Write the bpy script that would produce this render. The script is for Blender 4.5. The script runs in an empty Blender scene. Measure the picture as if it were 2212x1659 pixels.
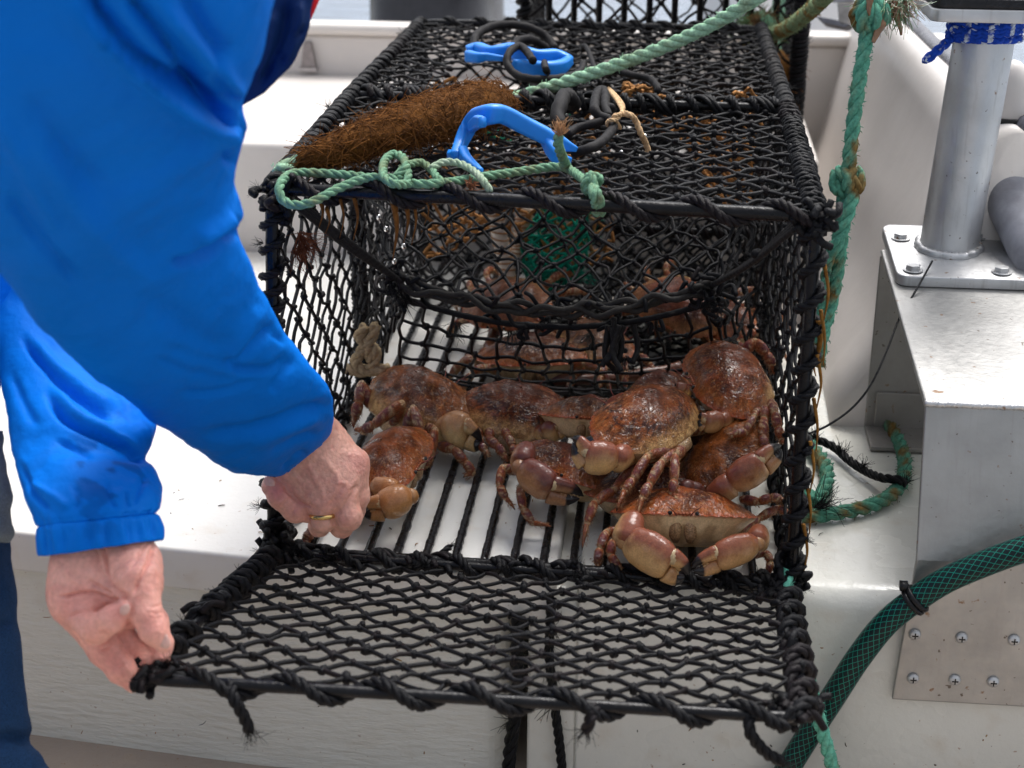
import bpy, bmesh, math, random
import numpy as np
from mathutils import Vector, Matrix
random.seed(7); rng = np.random.default_rng(7)
R = math.radians
SC = bpy.context.scene
COL = SC.collection
# ------------------------------------------------------------------ camera
FPX, YAW, PITCH, ROLL = 3500.0, R(5.3), R(21.5), R(0.4)
CAM = np.array([0.419, -1.64, 0.885])
_fw = np.array([-math.sin(YAW)*math.cos(PITCH), math.cos(YAW)*math.cos(PITCH), -math.sin(PITCH)])
_r = np.array([math.cos(YAW), math.sin(YAW), 0.0]); _u = np.cross(_r, _fw)
_rt = _r*math.cos(ROLL) + _u*math.sin(ROLL); _up = _u*math.cos(ROLL) - _r*math.sin(ROLL)
cd = bpy.data.cameras.new("camera"); cam = bpy.data.objects.new("camera", cd); COL.objects.link(cam)
M3 = Matrix((_rt, _up, -_fw)).transposed()
cam.matrix_world = Matrix.Translation(Vector(CAM)) @ M3.to_4x4()
cd.sensor_width = 36.0; cd.sensor_fit = 'HORIZONTAL'; cd.lens = 36.0*FPX/2212.0
cd.clip_start = 0.05; cd.clip_end = 3000.0
cd.dof.use_dof = True; cd.dof.focus_distance = 1.90; cd.dof.aperture_fstop = 6.5
SC.camera = cam
# ------------------------------------------------------------------ light: bright overcast
SUN_EL, SUN_AZ = R(62), R(25)          # azimuth measured from +Y towards +X
w = bpy.data.worlds.new("World"); SC.world = w; w.use_nodes = True
nt = w.node_tree; nt.nodes.clear()
sky = nt.nodes.new('ShaderNodeTexSky'); sky.sky_type = 'NISHITA'; sky.sun_disc = False
sky.sun_elevation = SUN_EL; sky.sun_rotation = SUN_AZ; sky.air_density = 1.0; sky.dust_density = 4.0; sky.ozone_density = 1.0
hs = nt.nodes.new('ShaderNodeHueSaturation'); hs.inputs['Saturation'].default_value = 0.32
bg = nt.nodes.new('ShaderNodeBackground'); bg.inputs['Strength'].default_value = 0.12
wo = nt.nodes.new('ShaderNodeOutputWorld')
gm = nt.nodes.new('ShaderNodeNewGeometry'); sx = nt.nodes.new('ShaderNodeSeparateXYZ'); mr_ = nt.nodes.new('ShaderNodeMapRange')
mr_.inputs[1].default_value = -1.0; mr_.inputs[2].default_value = 0.1; mr_.inputs[3].default_value = 1.30; mr_.inputs[4].default_value = 0.78   # overcast: brighter overhead
vm = nt.nodes.new('ShaderNodeVectorMath'); vm.operation = 'MULTIPLY'
dt = nt.nodes.new('ShaderNodeVectorMath'); dt.operation = 'DOT_PRODUCT'; dt.inputs[1].default_value = (-.10, .30, 1.0)     # and towards the hidden sun
nt.links.new(gm.outputs['Incoming'], dt.inputs[0]); nt.links.new(dt.outputs['Value'], mr_.inputs[0])
nt.links.new(sky.outputs[0], hs.inputs['Color']); nt.links.new(hs.outputs[0], vm.inputs[0]); nt.links.new(mr_.outputs[0], vm.inputs[1]); nt.links.new(vm.outputs[0], bg.inputs[0]); nt.links.new(bg.outputs[0], wo.inputs[0])
sl = bpy.data.lights.new("sun", 'SUN'); sl.energy = 1.3; sl.angle = R(28); sl.color = (1.0, 0.985, 0.965)
so = bpy.data.objects.new("sun", sl); COL.objects.link(so)
sd = Vector((math.sin(SUN_AZ)*math.cos(SUN_EL), math.cos(SUN_AZ)*math.cos(SUN_EL), math.sin(SUN_EL)))
so.rotation_euler = sd.to_track_quat('Z', 'Y').to_euler(); so.location = (0, 0, 4)
SC.view_settings.view_transform = 'Standard'; SC.view_settings.look = 'None'
SC.view_settings.exposure = 0.94; SC.view_settings.gamma = 1.0
SC.cycles.max_bounces = 8; SC.cycles.use_denoising = True

# ------------------------------------------------------------------ helpers: picture measurements -> real points
def ray(u, v): return _fw + _rt*((u-1106)/FPX) - _up*((v-829.5)/FPX)
def D(u, v, d): return CAM + ray(u, v)*d
def Z(u, v, z): r = ray(u, v); return CAM + r*((z-CAM[2])/r[2])
def Y(u, v, y): r = ray(u, v); return CAM + r*((y-CAM[1])/r[1])
def X(u, v, x): r = ray(u, v); return CAM + r*((x-CAM[0])/r[0])
def proj(P):
    d = np.asarray(P) - CAM; z = d @ _fw
    return np.stack([1106 + FPX*(d @ _rt)/z, 829.5 - FPX*(d @ _up)/z], -1), z
def A(*p): return np.array(p, float)
def nrm(v): v = np.asarray(v, float); return v/(np.linalg.norm(v)+1e-12)

def vnoise(P, scale=1.0, seed=0):
    """value noise in 0..1"""
    P = np.asarray(P, float)*scale + seed*17.31
    i = np.floor(P).astype(np.int64); f = P - i; f = f*f*(3-2*f)
    def h(a, b, c):
        n = (a*374761393 + b*668265263 + c*2147483647 + seed*144665) & 0xffffffff
        n = ((n ^ (n >> 13))*1274126177) & 0xffffffff
        n = (n ^ (n >> 16)) & 0xffff
        return n/65535.0
    x, y, z = i[..., 0], i[..., 1], i[..., 2]; fx, fy, fz = f[..., 0], f[..., 1], f[..., 2]
    c = 0
    for dx in (0, 1):
        for dy in (0, 1):
            for dz in (0, 1):
                wgt = (fx if dx else 1-fx)*(fy if dy else 1-fy)*(fz if dz else 1-fz)
                c = c + wgt*h(x+dx, y+dy, z+dz)
    return c
def fbm(P, scale=1.0, seed=0, o=3):
    s = 0; a = 1; t = 0
    for k in range(o): s = s + a*vnoise(P, scale*2**k, seed+k*3); t += a; a *= .5
    return s/t
def mix(a, b, t):
    a = np.asarray(a, float); b = np.asarray(b, float); t = np.clip(np.asarray(t, float), 0, 1)[..., None]
    return a*(1-t) + b*t
def sstep(a, b, x): t = np.clip((np.asarray(x)-a)/(b-a), 0, 1); return t*t*(3-2*t)

def crom(pts, n=8, closed=False):
    """Catmull-Rom through pts, n samples per span"""
    P = np.asarray(pts, float); m = len(P)
    if closed: Q = np.vstack([P[-1], P, P[0], P[1]]); spans = m
    else: Q = np.vstack([2*P[0]-P[1], P, 2*P[-1]-P[-2]]); spans = m-1
    out = []; t = np.linspace(0, 1, n, endpoint=False)[:, None]
    for k in range(spans):
        a, b, c, d = Q[k], Q[k+1], Q[k+2], Q[k+3]
        out.append(.5*((2*b) + (-a+c)*t + (2*a-5*b+4*c-d)*t*t + (-a+3*b-3*c+d)*t**3))
    if not closed: out.append(P[-1][None])
    return np.vstack(out)
def resample(P, step):
    P = np.asarray(P, float); s = np.r_[0, np.cumsum(np.linalg.norm(np.diff(P, axis=0), axis=1))]
    n = max(2, int(s[-1]/step)+1); q = np.linspace(0, s[-1], n)
    return np.stack([np.interp(q, s, P[:, k]) for k in range(3)], 1), q
def frames(P, up=None):
    P = np.asarray(P, float); T = np.gradient(P, axis=0); T /= (np.linalg.norm(T, axis=1)[:, None]+1e-12)
    u = np.array(up, float) if up is not None else (A(0, 0, 1) if abs(T[0][2]) < .9 else A(1, 0, 0))
    Ns = []; n = None
    for t in T:
        n = (u if (n is None or up is not None) else n); n = n - t*(n @ t)
        if np.linalg.norm(n) < 1e-6: n = np.cross(t, A(.3, .8, .5))
        n = nrm(n); Ns.append(n)
    N = np.array(Ns); return T, N, np.cross(T, N)

class MB:
    """collects vertices, faces, colours and a 2-value coordinate; builds one mesh object"""
    def __init__(s): s.V = []; s.F = []; s.C = []; s.S = []; s.n = 0; s.MI = []
    def add(s, V, F, col, st=None, mi=0):
        V = np.asarray(V, float).reshape(-1, 3); k = len(V)
        c = np.asarray(col, float)
        if c.ndim == 1: c = np.tile(c[:3], (k, 1))
        s.V.append(V); s.C.append(c[:, :3]); s.S.append(np.zeros((k, 3)) if st is None else np.c_[st, np.zeros(k)] if np.shape(st)[1] == 2 else st)
        o = s.n
        s.F += [tuple(i+o for i in f) for f in F]; s.MI += [mi]*len(F); s.n += k
    def grid(s, G, col, closed_u=False, closed_v=False, st=None, flip=False, mi=0):
        """G: (a,b,3); rows a, columns b"""
        a, b = G.shape[:2]; F = []
        for i in range(a if closed_u else a-1):
            i2 = (i+1) % a
            for j in range(b if closed_v else b-1):
                j2 = (j+1) % b
                f = (i*b+j, i*b+j2, i2*b+j2, i2*b+j)
                F.append(f[::-1] if flip else f)
        c = np.asarray(col, float)
        if c.ndim == 3: c = c.reshape(-1, 3)
        s.add(G.reshape(-1, 3), F, c, None if st is None else st.reshape(-1, st.shape[-1]), mi)
    def tube(s, P, r, col, n=6, up=None, flat=1.0, cap=True, colf=None, mi=0):
        P = np.asarray(P, float); m = len(P); T, N, B = frames(P, up)
        r = np.broadcast_to(np.asarray(r, float), (m,)); th = np.arange(n)*2*math.pi/n
        G = P[:, None] + r[:, None, None]*(np.cos(th)[None, :, None]*N[:, None]*flat + np.sin(th)[None, :, None]*B[:, None])
        if colf is not None: c = colf(G.reshape(-1, 3))
        else: c = col if np.ndim(col) == 1 else np.repeat(np.asarray(col)[:, None], n, 1)
        sl_ = np.r_[0, np.cumsum(np.linalg.norm(np.diff(P, axis=0), axis=1))]
        st = np.stack([np.repeat(sl_[:, None], n, 1), np.repeat((th/(2*math.pi))[None], m, 0)], -1)
        o = s.n; s.grid(G, c, closed_v=True, st=st, flip=True, mi=mi)
        if cap:
            s.F.append(tuple(o+j for j in range(n))); s.MI.append(mi)
            s.F.append(tuple(o+(m-1)*n+j for j in reversed(range(n)))); s.MI.append(mi)
    def blob(s, c, rad, col, M=None, nu=8, nv=5, noise=0, seed=0, mi=0):
        th = np.linspace(0, math.pi, nv+1); ph = np.arange(nu)*2*math.pi/nu
        G = np.stack([np.sin(th)[:, None]*np.cos(ph)[None], np.sin(th)[:, None]*np.sin(ph)[None], np.repeat(np.cos(th)[:, None], nu, 1)], -1)
        if noise: G = G*(1+noise*(vnoise(G*2.1+seed*3.3, 1.0, seed)[..., None]-.5))
        G = G*np.asarray(rad, float)
        if M is not None: G = G @ np.asarray(M).T
        s.grid(G+np.asarray(c), col, closed_v=True, mi=mi, flip=False)
    def box(s, lo, hi, col):
        x0, y0, z0 = lo; x1, y1, z1 = hi
        V = [(x, y, z) for z in (z0, z1) for y in (y0, y1) for x in (x0, x1)]
        s.add(V, [(0, 2, 3, 1), (4, 5, 7, 6), (0, 1, 5, 4), (2, 6, 7, 3), (0, 4, 6, 2), (1, 3, 7, 5)], col)
    def extrude(s, poly, axis_vec, col):
        """poly: (n,3) closed outline; extruded along axis_vec with end caps"""
        P = np.asarray(poly, float); n = len(P); V = np.vstack([P, P+np.asarray(axis_vec)])
        F = [(i, (i+1) % n, n+(i+1) % n, n+i) for i in range(n)] + [tuple(range(n))[::-1], tuple(range(n, 2*n))]
        s.add(V, F, col)
    def build(s, name, mats, parent=None, smooth=True, bevel=0, loc=None, fixn=False, auto=None):
        me = bpy.data.meshes.new(name); V = np.vstack(s.V); C = np.vstack(s.C); S = np.vstack(s.S)
        loc = np.zeros(3) if loc is None else np.asarray(loc, float)
        me.from_pydata((V-loc).tolist(), [], s.F); me.update()
        ca = me.attributes.new('Col', 'FLOAT_COLOR', 'POINT'); ca.data.foreach_set('color', np.c_[np.clip(C, 0, 1), np.ones(len(C))].astype(np.float32).ravel())
        sa = me.attributes.new('st', 'FLOAT_VECTOR', 'POINT'); sa.data.foreach_set('vector', S.astype(np.float32).ravel())
        mats = mats if isinstance(mats, (list, tuple)) else [mats]
        for m in mats: me.materials.append(m)
        if len(mats) > 1: me.polygons.foreach_set('material_index', s.MI)
        if smooth: me.polygons.foreach_set('use_smooth', [True]*len(me.polygons))
        if fixn or bevel:
            bm = bmesh.new(); bm.from_mesh(me); bmesh.ops.recalc_face_normals(bm, faces=bm.faces); bm.to_mesh(me); bm.free()
        o = bpy.data.objects.new(name, me); COL.objects.link(o); o.location = Vector(loc)
        if parent is not None:
            o.parent = parent
            o.location = Vector(loc) - parent.location if parent.parent is None else Vector(loc)
        if bevel:
            bv = o.modifiers.new('bevel', 'BEVEL'); bv.width = bevel; bv.segments = 3; bv.limit_method = 'ANGLE'; bv.angle_limit = R(40)
        return o

def E(name, label, cat, loc=(0, 0, 0), group=None):
    o = bpy.data.objects.new(name, None); COL.objects.link(o); o.location = loc; o.empty_display_size = .05
    tag(o, label, cat, group); return o
def tag(o, label=None, cat=None, group=None, kind=None):
    if label: o['label'] = label
    if cat: o['category'] = cat
    if group: o['group'] = group
    if kind: o['kind'] = kind
    return o

# ------------------------------------------------------------------ materials
def M(name, rough=.5, bump=0.0, bscale=200.0, noise=0.0, nscale=60.0, spec=.5, coat=0.0, sss=0.0, rvar=0.0, metallic=0.0, extra=None):
    m = bpy.data.materials.new(name); m.use_nodes = True; N = m.node_tree.nodes; L = m.node_tree.links
    b = N['Principled BSDF']; a = N.new('ShaderNodeAttribute'); a.attribute_name = 'Col'
    b.inputs['Roughness'].default_value = rough; b.inputs['Specular IOR Level'].default_value = spec; b.inputs['Metallic'].default_value = metallic
    b.inputs['Coat Weight'].default_value = coat; b.inputs['Coat Roughness'].default_value = .05
    tc = N.new('ShaderNodeTexCoord'); col = a.outputs['Color']
    if noise:
        n = N.new('ShaderNodeTexNoise'); n.inputs['Scale'].default_value = nscale; n.inputs['Detail'].default_value = 4
        L.new(tc.outputs['Object'], n.inputs['Vector'])
        mr = N.new('ShaderNodeMapRange'); mr.inputs[1].default_value = .3; mr.inputs[2].default_value = .7; mr.inputs[3].default_value = 1-noise; mr.inputs[4].default_value = 1+noise
        L.new(n.outputs['Fac'], mr.inputs[0])
        mx = N.new('ShaderNodeVectorMath'); mx.operation = 'MULTIPLY'; L.new(col, mx.inputs[0]); L.new(mr.outputs[0], mx.inputs[1]); col = mx.outputs[0]
    L.new(col, b.inputs['Base Color'])
    if sss:
        b.inputs['Subsurface Weight'].default_value = sss; b.inputs['Subsurface Radius'].default_value = (1, .35, .2); b.inputs['Subsurface Scale'].default_value = .006
    if rvar:
        n2 = N.new('ShaderNodeTexNoise'); n2.inputs['Scale'].default_value = nscale*.6; L.new(tc.outputs['Object'], n2.inputs['Vector'])
        mr2 = N.new('ShaderNodeMapRange'); mr2.inputs[1].default_value = .35; mr2.inputs[2].default_value = .65; mr2.inputs[3].default_value = max(.02, rough-rvar); mr2.inputs[4].default_value = rough+rvar
        L.new(n2.outputs['Fac'], mr2.inputs[0]); L.new(mr2.outputs[0], b.inputs['Roughness'])
    if bump:
        n3 = N.new('ShaderNodeTexNoise'); n3.inputs['Scale'].default_value = bscale; n3.inputs['Detail'].default_value = 3; L.new(tc.outputs['Object'], n3.inputs['Vector'])
        bp = N.new('ShaderNodeBump'); bp.inputs['Strength'].default_value = 1.0; bp.inputs['Distance'].default_value = bump; L.new(n3.outputs['Fac'], bp.inputs['Height']); L.new(bp.outputs[0], b.inputs['Normal'])
        if coat and not extra: L.new(bp.outputs[0], b.inputs['Coat Normal'])
    if extra: extra(m, N, L, b, tc)
    return m

def gelcoat(name, base, tex_amt, stroke=(30, 30, 160), rough=.3, dirt=.5, wet=False):
    """painted fibreglass: roller texture, brown specks and faint stains"""
    m = bpy.data.materials.new(name); m.use_nodes = True; N = m.node_tree.nodes; L = m.node_tree.links; b = N['Principled BSDF']
    tc = N.new('ShaderNodeTexCoord')
    def noise(scale, detail=4, vec=None, rough_=.5):
        n = N.new('ShaderNodeTexNoise'); n.inputs['Scale'].default_value = scale; n.inputs['Detail'].default_value = detail; n.inputs['Roughness'].default_value = rough_
        L.new(vec if vec else tc.outputs['Object'], n.inputs['Vector']); return n.outputs['Fac']
    def mr(x, a, b_, c=0., d=1.):
        q = N.new('ShaderNodeMapRange'); q.inputs[1].default_value = a; q.inputs[2].default_value = b_; q.inputs[3].default_value = c; q.inputs[4].default_value = d; L.new(x, q.inputs[0]); return q.outputs[0]
    def mixc(f, a, b_):
        q = N.new('ShaderNodeMix'); q.data_type = 'RGBA'; L.new(f, q.inputs[0])
        for k, val in ((6, a), (7, b_)):
            if isinstance(val, tuple): q.inputs[k].default_value = (*val, 1)
            else: L.new(val, q.inputs[k])
        return q.outputs[2]
    mp = N.new('ShaderNodeMapping'); mp.inputs['Scale'].default_value = stroke; L.new(tc.outputs['Object'], mp.inputs['Vector'])
    c = mixc(mr(noise(5), .35, .7), base, tuple(x*.9 for x in base))
    c = mixc(mr(noise(23, 6), .56, .8, 0, .6*dirt), c, (.52, .42, .30))
    sp = mr(noise(150, 2), .715, .76, 0, dirt); c = mixc(sp, c, (.28, .13, .05))
    sp2 = mr(noise(290, 2), .76, .79, 0, dirt); c = mixc(sp2, c, (.05, .04, .03))
    L.new(c, b.inputs['Base Color'])
    b.inputs['Roughness'].default_value = rough
    if wet: L.new(mr(noise(9, 3), .45, .55, .04, rough), b.inputs['Roughness'])
    bp = N.new('ShaderNodeBump'); bp.inputs['Distance'].default_value = tex_amt; L.new(noise(1.0, 5, mp.outputs[0], .6), bp.inputs['Height'])
    L.new(bp.outputs[0], b.inputs['Normal'])
    return m

BLK = (.0055, .0055, .0068)
m_bar = M('black_plastic_coating', spec=.22, rough=.28, bump=.0006, bscale=220, noise=.3, nscale=90, rvar=.12)
m_twine = M('black_twine', rough=.5, spec=.16, bump=.0009, bscale=700, noise=.5, nscale=160)
m_rope = M('rope_fibre', rough=.8, spec=.12, bump=.0007, bscale=900, noise=.28, nscale=260)
m_cord = M('black_elastic', rough=.6, spec=.14, bump=.0005, bscale=1200, noise=.3, nscale=300)
m_hook = M('blue_plastic', rough=.38, bump=.0003, bscale=150, noise=.07, nscale=40)
m_gel_top = gelcoat('white_gelcoat_bench', (.73, .715, .675), .0006, rough=.3, dirt=.75, stroke=(60, 60, 60))
m_gel_wet = gelcoat('wet_gelcoat_locker', (.70, .69, .63), .0012, rough=.33, dirt=.6, wet=True, stroke=(50, 50, 50))
m_gel_face = gelcoat('brushed_gelcoat_panel', (.76, .745, .675), .0045, stroke=(26, 60, 110), rough=.38, dirt=.5)
m_gel_hull = gelcoat('pale_hull_gelcoat', (.70, .655, .615), .0008, rough=.35, dirt=.12, stroke=(20, 20, 20))
m_deck = gelcoat('worn_deck_paint', (.40, .33, .27), .002, rough=.5, dirt=.8, stroke=(80, 80, 80))
m_flat = M('plain_surface', rough=.4, bump=.0003, bscale=200, noise=.08)
# ------------------------------------------------------------------ water
wm = bpy.data.materials.new('sea_water'); wm.use_nodes = True
_n = wm.node_tree.nodes; _l = wm.node_tree.links; _b = _n['Principled BSDF']
_b.inputs['Base Color'].default_value = (.22, .27, .34, 1); _b.inputs['Roughness'].default_value = .12; _b.inputs['IOR'].default_value = 1.33
_t = _n.new('ShaderNodeTexCoord'); _mp = _n.new('ShaderNodeMapping'); _mp.inputs['Scale'].default_value = (1.2, 3.2, 1); _l.new(_t.outputs['Object'], _mp.inputs[0])
_no = _n.new('ShaderNodeTexNoise'); _no.inputs['Scale'].default_value = 2.2; _no.inputs['Detail'].default_value = 5; _l.new(_mp.outputs[0], _no.inputs['Vector'])
_bp = _n.new('ShaderNodeBump'); _bp.inputs['Distance'].default_value = .05; _l.new(_no.outputs['Fac'], _bp.inputs['Height']); _l.new(_bp.outputs[0], _b.inputs['Normal'])
wb = MB(); wb.add([(-1200, -1200, -.85), (1200, -1200, -.85), (1200, 1200, -.85), (-1200, 1200, -.85)], [(0, 1, 2, 3)], (.2, .25, .3))
tag(wb.build('water', wm, smooth=False), kind='structure')

# ------------------------------------------------------------------ the boat
boat = E('fishing_boat', 'white fibreglass fishing boat whose bench carries the crab pot', 'boat', (0, 0, -.3))
WH = (.75, .74, .71)
b = MB()                                   # left bench slab with overhanging lip
poly = [(-1.7, .20), (-.357, .049), (-.021, .011), (.312, -.004), (.319, .004), (.319, 1.22), (-1.7, 1.22)]
b.extrude([(x, y, -.055) for x, y in poly], (0, 0, .055), WH)
b.build('bench', m_gel_top, boat, bevel=.009, smooth=True)
b = MB()                                   # panel under the lip, rounded right end
arc = [(.262-.03+.03*math.sin(t), .018+.03-.03*math.cos(t)) for t in np.linspace(0, math.pi/2, 7)]
poly = [(-1.7, .205), (-.357, .062)] + [(-.05, .026)] + arc + [(.262, .5), (-1.7, .5)]
b.extrude([(x, y, -.30) for x, y in poly], (0, 0, .247), WH)
b.build('bench_panel', m_gel_face, boat, smooth=False, bevel=.002)
b = MB()                                   # right locker
def prof(top, rr=.03):
    a = [(.0 + rr-rr*math.cos(t)*1.0, top-rr+rr*math.sin(t)) for t in np.linspace(0, math.pi/2, 8)]
    return [(-.012, -.30), (-.004, top-rr-.04)] + a + [(.9, top), (.9, -.30)]
b.extrude([(.345, y, z) for y, z in prof(0.0)], (1.6, 0, 0), WH)
b.extrude([(.288, y+.003, z) for y, z in prof(-.022)], (.0578, 0, 0), WH)
lk = b.build('locker', m_gel_wet, boat, bevel=.004)
b = MB(); b.box((.3195, .05, -.05), (.3445, 1.2, -.018), (.55, .52, .45)); b.build('seat_gap', m_gel_wet, boat, smooth=False)
b = MB()                                   # aft box and transom behind the pots
b.box((-1.7, 1.225, -.06), (.70, 1.90, .205), WH); b.build('aft_box', m_gel_hull, boat, bevel=.012)
b = MB(); b.box((-1.7, 1.9005, -.06), (1.02, 1.94, .29), WH)
b.build('transom', m_gel_hull, boat, bevel=.01)
b = MB(); b.box((-1.7, 1.885, .291), (1.02, 1.955, .317), WH); b.build('transom_cap', m_gel_hull, boat, bevel=.014)
# small stainless hinge on the transom
h = MB(); p = Y(665, 120, 1.885)
h.extrude([p+A(-.017, 0, -.028), p+A(.017, 0, -.028), p+A(.008, 0, .028), p+A(-.008, 0, .028)], (0, .012, 0), (.22, .2, .2))
h.extrude([p+A(-.02, -.006, -.034), p+A(.02, -.006, -.034), p+A(.02, -.006, -.026), p+A(-.02, -.006, -.026)], (0, .014, 0), (.4, .38, .38))
m_steel = M('dull_steel', rough=.4, metallic=.85, noise=.2, nscale=80)
h.build('hinge', m_steel, boat, smooth=False)
# right inner hull wall with a cap and outer side
ys = np.linspace(.488, 6.5, 44); G = []; rail = []
for y in ys:
    xb = .655 + .055*(y-.545) - .022*max(0, y-1.5)**2 + .03*max(0, 1.2-y)**2; W_ = np.clip(.222-.085*(y-.6), .135, .235)
    row = [(xb+W_*a, z) for a, z in ((0, -.02), (.05, .03), (.30, .12), (.46, .225), (.66, .335), (.73, .385), (.81, .412), (.92, .422), (1.0, .415), (1.05, .385), (1.12, .1), (1.0, -.9))]
    rail.append((xb+W_*1.03, y, .418)); G.append(crom([(a, y, z) for a, z in row], 4))
b = MB(); b.grid(np.array(G), WH, flip=True); b.F.append(tuple(range(len(G[0])))); b.MI.append(0); hw = b.build('hull_side', m_gel_hull, boat)
# black rubber rub rail along the gunwale
b = MB(); pts = rail
b.tube(np.array(pts), .015, (.12, .12, .14), n=10); b.build('rub_rail', m_bar, boat)
dk = MB(); dk.add([(-1.9, -2.2, -.298), (1.5, -2.2, -.298), (1.0, 1.95, -.298), (-1.9, 1.95, -.298)], [(0, 1, 2, 3)], (.4, .33, .27))
tag(dk.build('deck', m_deck, smooth=False), kind='structure')

# outboard engine behind the transom
ob = E('outboard_motor', 'black outboard engine cowl standing behind the white transom', 'motor', (-.26, 2.75, 0))
b = MB(); cx, cy = Y(947, 20, 2.75)[0], 2.75
prof_z = [(-.30, .11), (-.05, .15), (.10, .165), (.16, .175), (.185, .178), (.19, .17), (.36, .168), (.46, .15), (.52, .10), (.535, .0)]
th = np.linspace(0, 2*math.pi, 40, endpoint=False); G = []
for z, r_ in prof_z:
    c = np.sign(np.cos(th))*np.abs(np.cos(th))**.6; s_ = np.sign(np.sin(th))*np.abs(np.sin(th))**.6
    G.append(np.stack([cx+r_*c, cy+r_*1.5*s_, np.full(40, z)], -1))
m_cowl = M('black_cowl', rough=.25, noise=.1)
b.grid(np.array(G), (.03, .03, .035), closed_v=True); b.build('cowl', m_cowl, ob)
b = MB(); b.box((cx-.172, cy-.262, .165), (cx+.172, cy-.255, .182), (.12, .12, .13)); b.build('cowl_band', m_cowl, ob, bevel=.002)
b = MB(); b.box((cx-.06, cy-.2, -.9), (cx+.06, cy+.2, -.28), (.03, .03, .035)); b.build('drive_leg', m_cowl, ob, bevel=.03)

# ------------------------------------------------------------------ metal post on its bracket
alu = bpy.data.materials.new('weathered_aluminium'); alu.use_nodes = True
def _alu(m, base=(.64, .64, .64), rough=.42, met=.75):
    N = m.node_tree.nodes; L = m.node_tree.links; b = N['Principled BSDF']; tc = N.new('ShaderNodeTexCoord')
    b.inputs['Metallic'].default_value = met
    def no(sc, det=4, vec=None):
        n = N.new('ShaderNodeTexNoise'); n.inputs['Scale'].default_value = sc; n.inputs['Detail'].default_value = det; L.new(vec if vec else tc.outputs['Object'], n.inputs['Vector']); return n.outputs['Fac']
    def mr(x, a, b_, c=0., d=1.):
        q = N.new('ShaderNodeMapRange'); q.inputs[1].default_value = a; q.inputs[2].default_value = b_; q.inputs[3].default_value = c; q.inputs[4].default_value = d; L.new(x, q.inputs[0]); return q.outputs[0]
    def mixc(f, a, b_):
        q = N.new('ShaderNodeMix'); q.data_type = 'RGBA'; L.new(f, q.inputs[0])
        for k, val in ((6, a), (7, b_)):
            if isinstance(val, tuple): q.inputs[k].default_value = (*val, 1)
            else: L.new(val, q.inputs[k])
        return q.outputs[2]
    mp = N.new('ShaderNodeMapping'); mp.inputs['Scale'].default_value = (160, 14, 14); mp.inputs['Rotation'].default_value = (.3, .5, .7); L.new(tc.outputs['Object'], mp.inputs[0])
    c = mixc(mr(no(14), .35, .7), base, tuple(x*.78 for x in base))
    c = mixc(mr(no(1, 3, mp.outputs[0]), .58, .72, 0, .35), c, (.35, .33, .32))
    rust = mr(no(62, 3), .69, .73, 0, .85); c = mixc(rust, c, (.22, .11, .04))
    rust2 = mr(no(130, 2), .72, .75, 0, .8); c = mixc(rust2, c, (.10, .07, .05))
    L.new(c, b.inputs['Base Color']); L.new(mr(no(110), .3, .7, rough-.06, rough+.08), b.inputs['Roughness'])
    L.new(mr(rust, 0, 1, met, .1), b.inputs['Metallic'])
    bp = N.new('ShaderNodeBump'); bp.inputs['Distance'].default_value = .0005; L.new(no(120), bp.inputs['Height']); L.new(bp.outputs[0], b.inputs['Normal'])
_alu(alu)
alud = bpy.data.materials.new('dirty_aluminium'); alud.use_nodes = True; _alu(alud, (.36, .34, .32), .5, .6)
alu2 = bpy.data.materials.new('brushed_plate'); alu2.use_nodes = True; _alu(alu2, (.44, .435, .42), .45, .8)
AC = (.6, .6, .6)
post = E('metal_post', 'grey aluminium post bolted on a welded bracket at the right', 'post', (.82, .46, .27))
xl, xr = .716, 1.02
b = MB()      # bent plate: face screwed to the locker, sloping to the weld line, then the top deck of the bracket
t = .006
pr = [(-.018, -.125), (-.018, .055), (.028, .222), (.48, .262)]
inn = [(.48, .262-t), (.032, .222-t*1.3), (-.018+t, .052), (-.018+t, -.125)]
def brx(y, z): return xl + (0 if z > .05 else -.012)
outl = pr + inn
V = [(xl-.01*(1 if z < 0 else 0), y, z) for y, z in outl] + [(xr, y, z) for y, z in outl]; n_ = len(outl)
F = [(i, (i+1) % n_, n_+(i+1) % n_, n_+i) for i in range(n_)]
F += [(0, 1, 6, 7), (1, 2, 5, 6), (2, 3, 4, 5)] + [(n_, n_+7, n_+6, n_+1), (n_+1, n_+6, n_+5, n_+2), (n_+2, n_+5, n_+4, n_+3)]
b.add(V, F, AC); b.build('bracket', alu2, post, bevel=.0025, smooth=False)
b = MB(); b.box((xl, .474, .004), (xr, .4805, .2535), AC); b.box((xl, .40, .002), (xr, .474, .009), AC); b.box((xl+.012, .47, .006), (xl+.085, .4735, .06), AC)
b.build('back_plate', alud, post, bevel=.002, smooth=False)
b = MB()      # weld bead along the bend
P, _ = resample(np.array([(xl, .029, .2225), (xr, .029, .2225)]), .002); P = P + (rng.random(P.shape)-.5)*.0012
b.tube(P, .0055+.0012*rng.random(len(P)), AC, n=7, flat=.7); b.build('weld_seam', alu, post)
def rrect(x0, x1, y0, y1, r, n=5):
    o = []
    for cx_, cy_, a0 in ((x1-r, y0+r, -90), (x1-r, y1-r, 0), (x0+r, y1-r, 90), (x0+r, y0+r, 180)):
        for k in range(n+1): a = R(a0+90*k/n); o.append((cx_+r*math.cos(a), cy_+r*math.sin(a)))
    return o
def slope_z(y): return .262-(.48-y)*.04/.452+.0006
bp0, bp1 = .352, .535
b = MB(); o_ = rrect(.722, .918, bp0, bp1, .016)
b.extrude([(x, y, slope_z(y)) for x, y in o_], (0, 0, .014), AC); b.build('base_plate', alu, post, bevel=.002)
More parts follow.
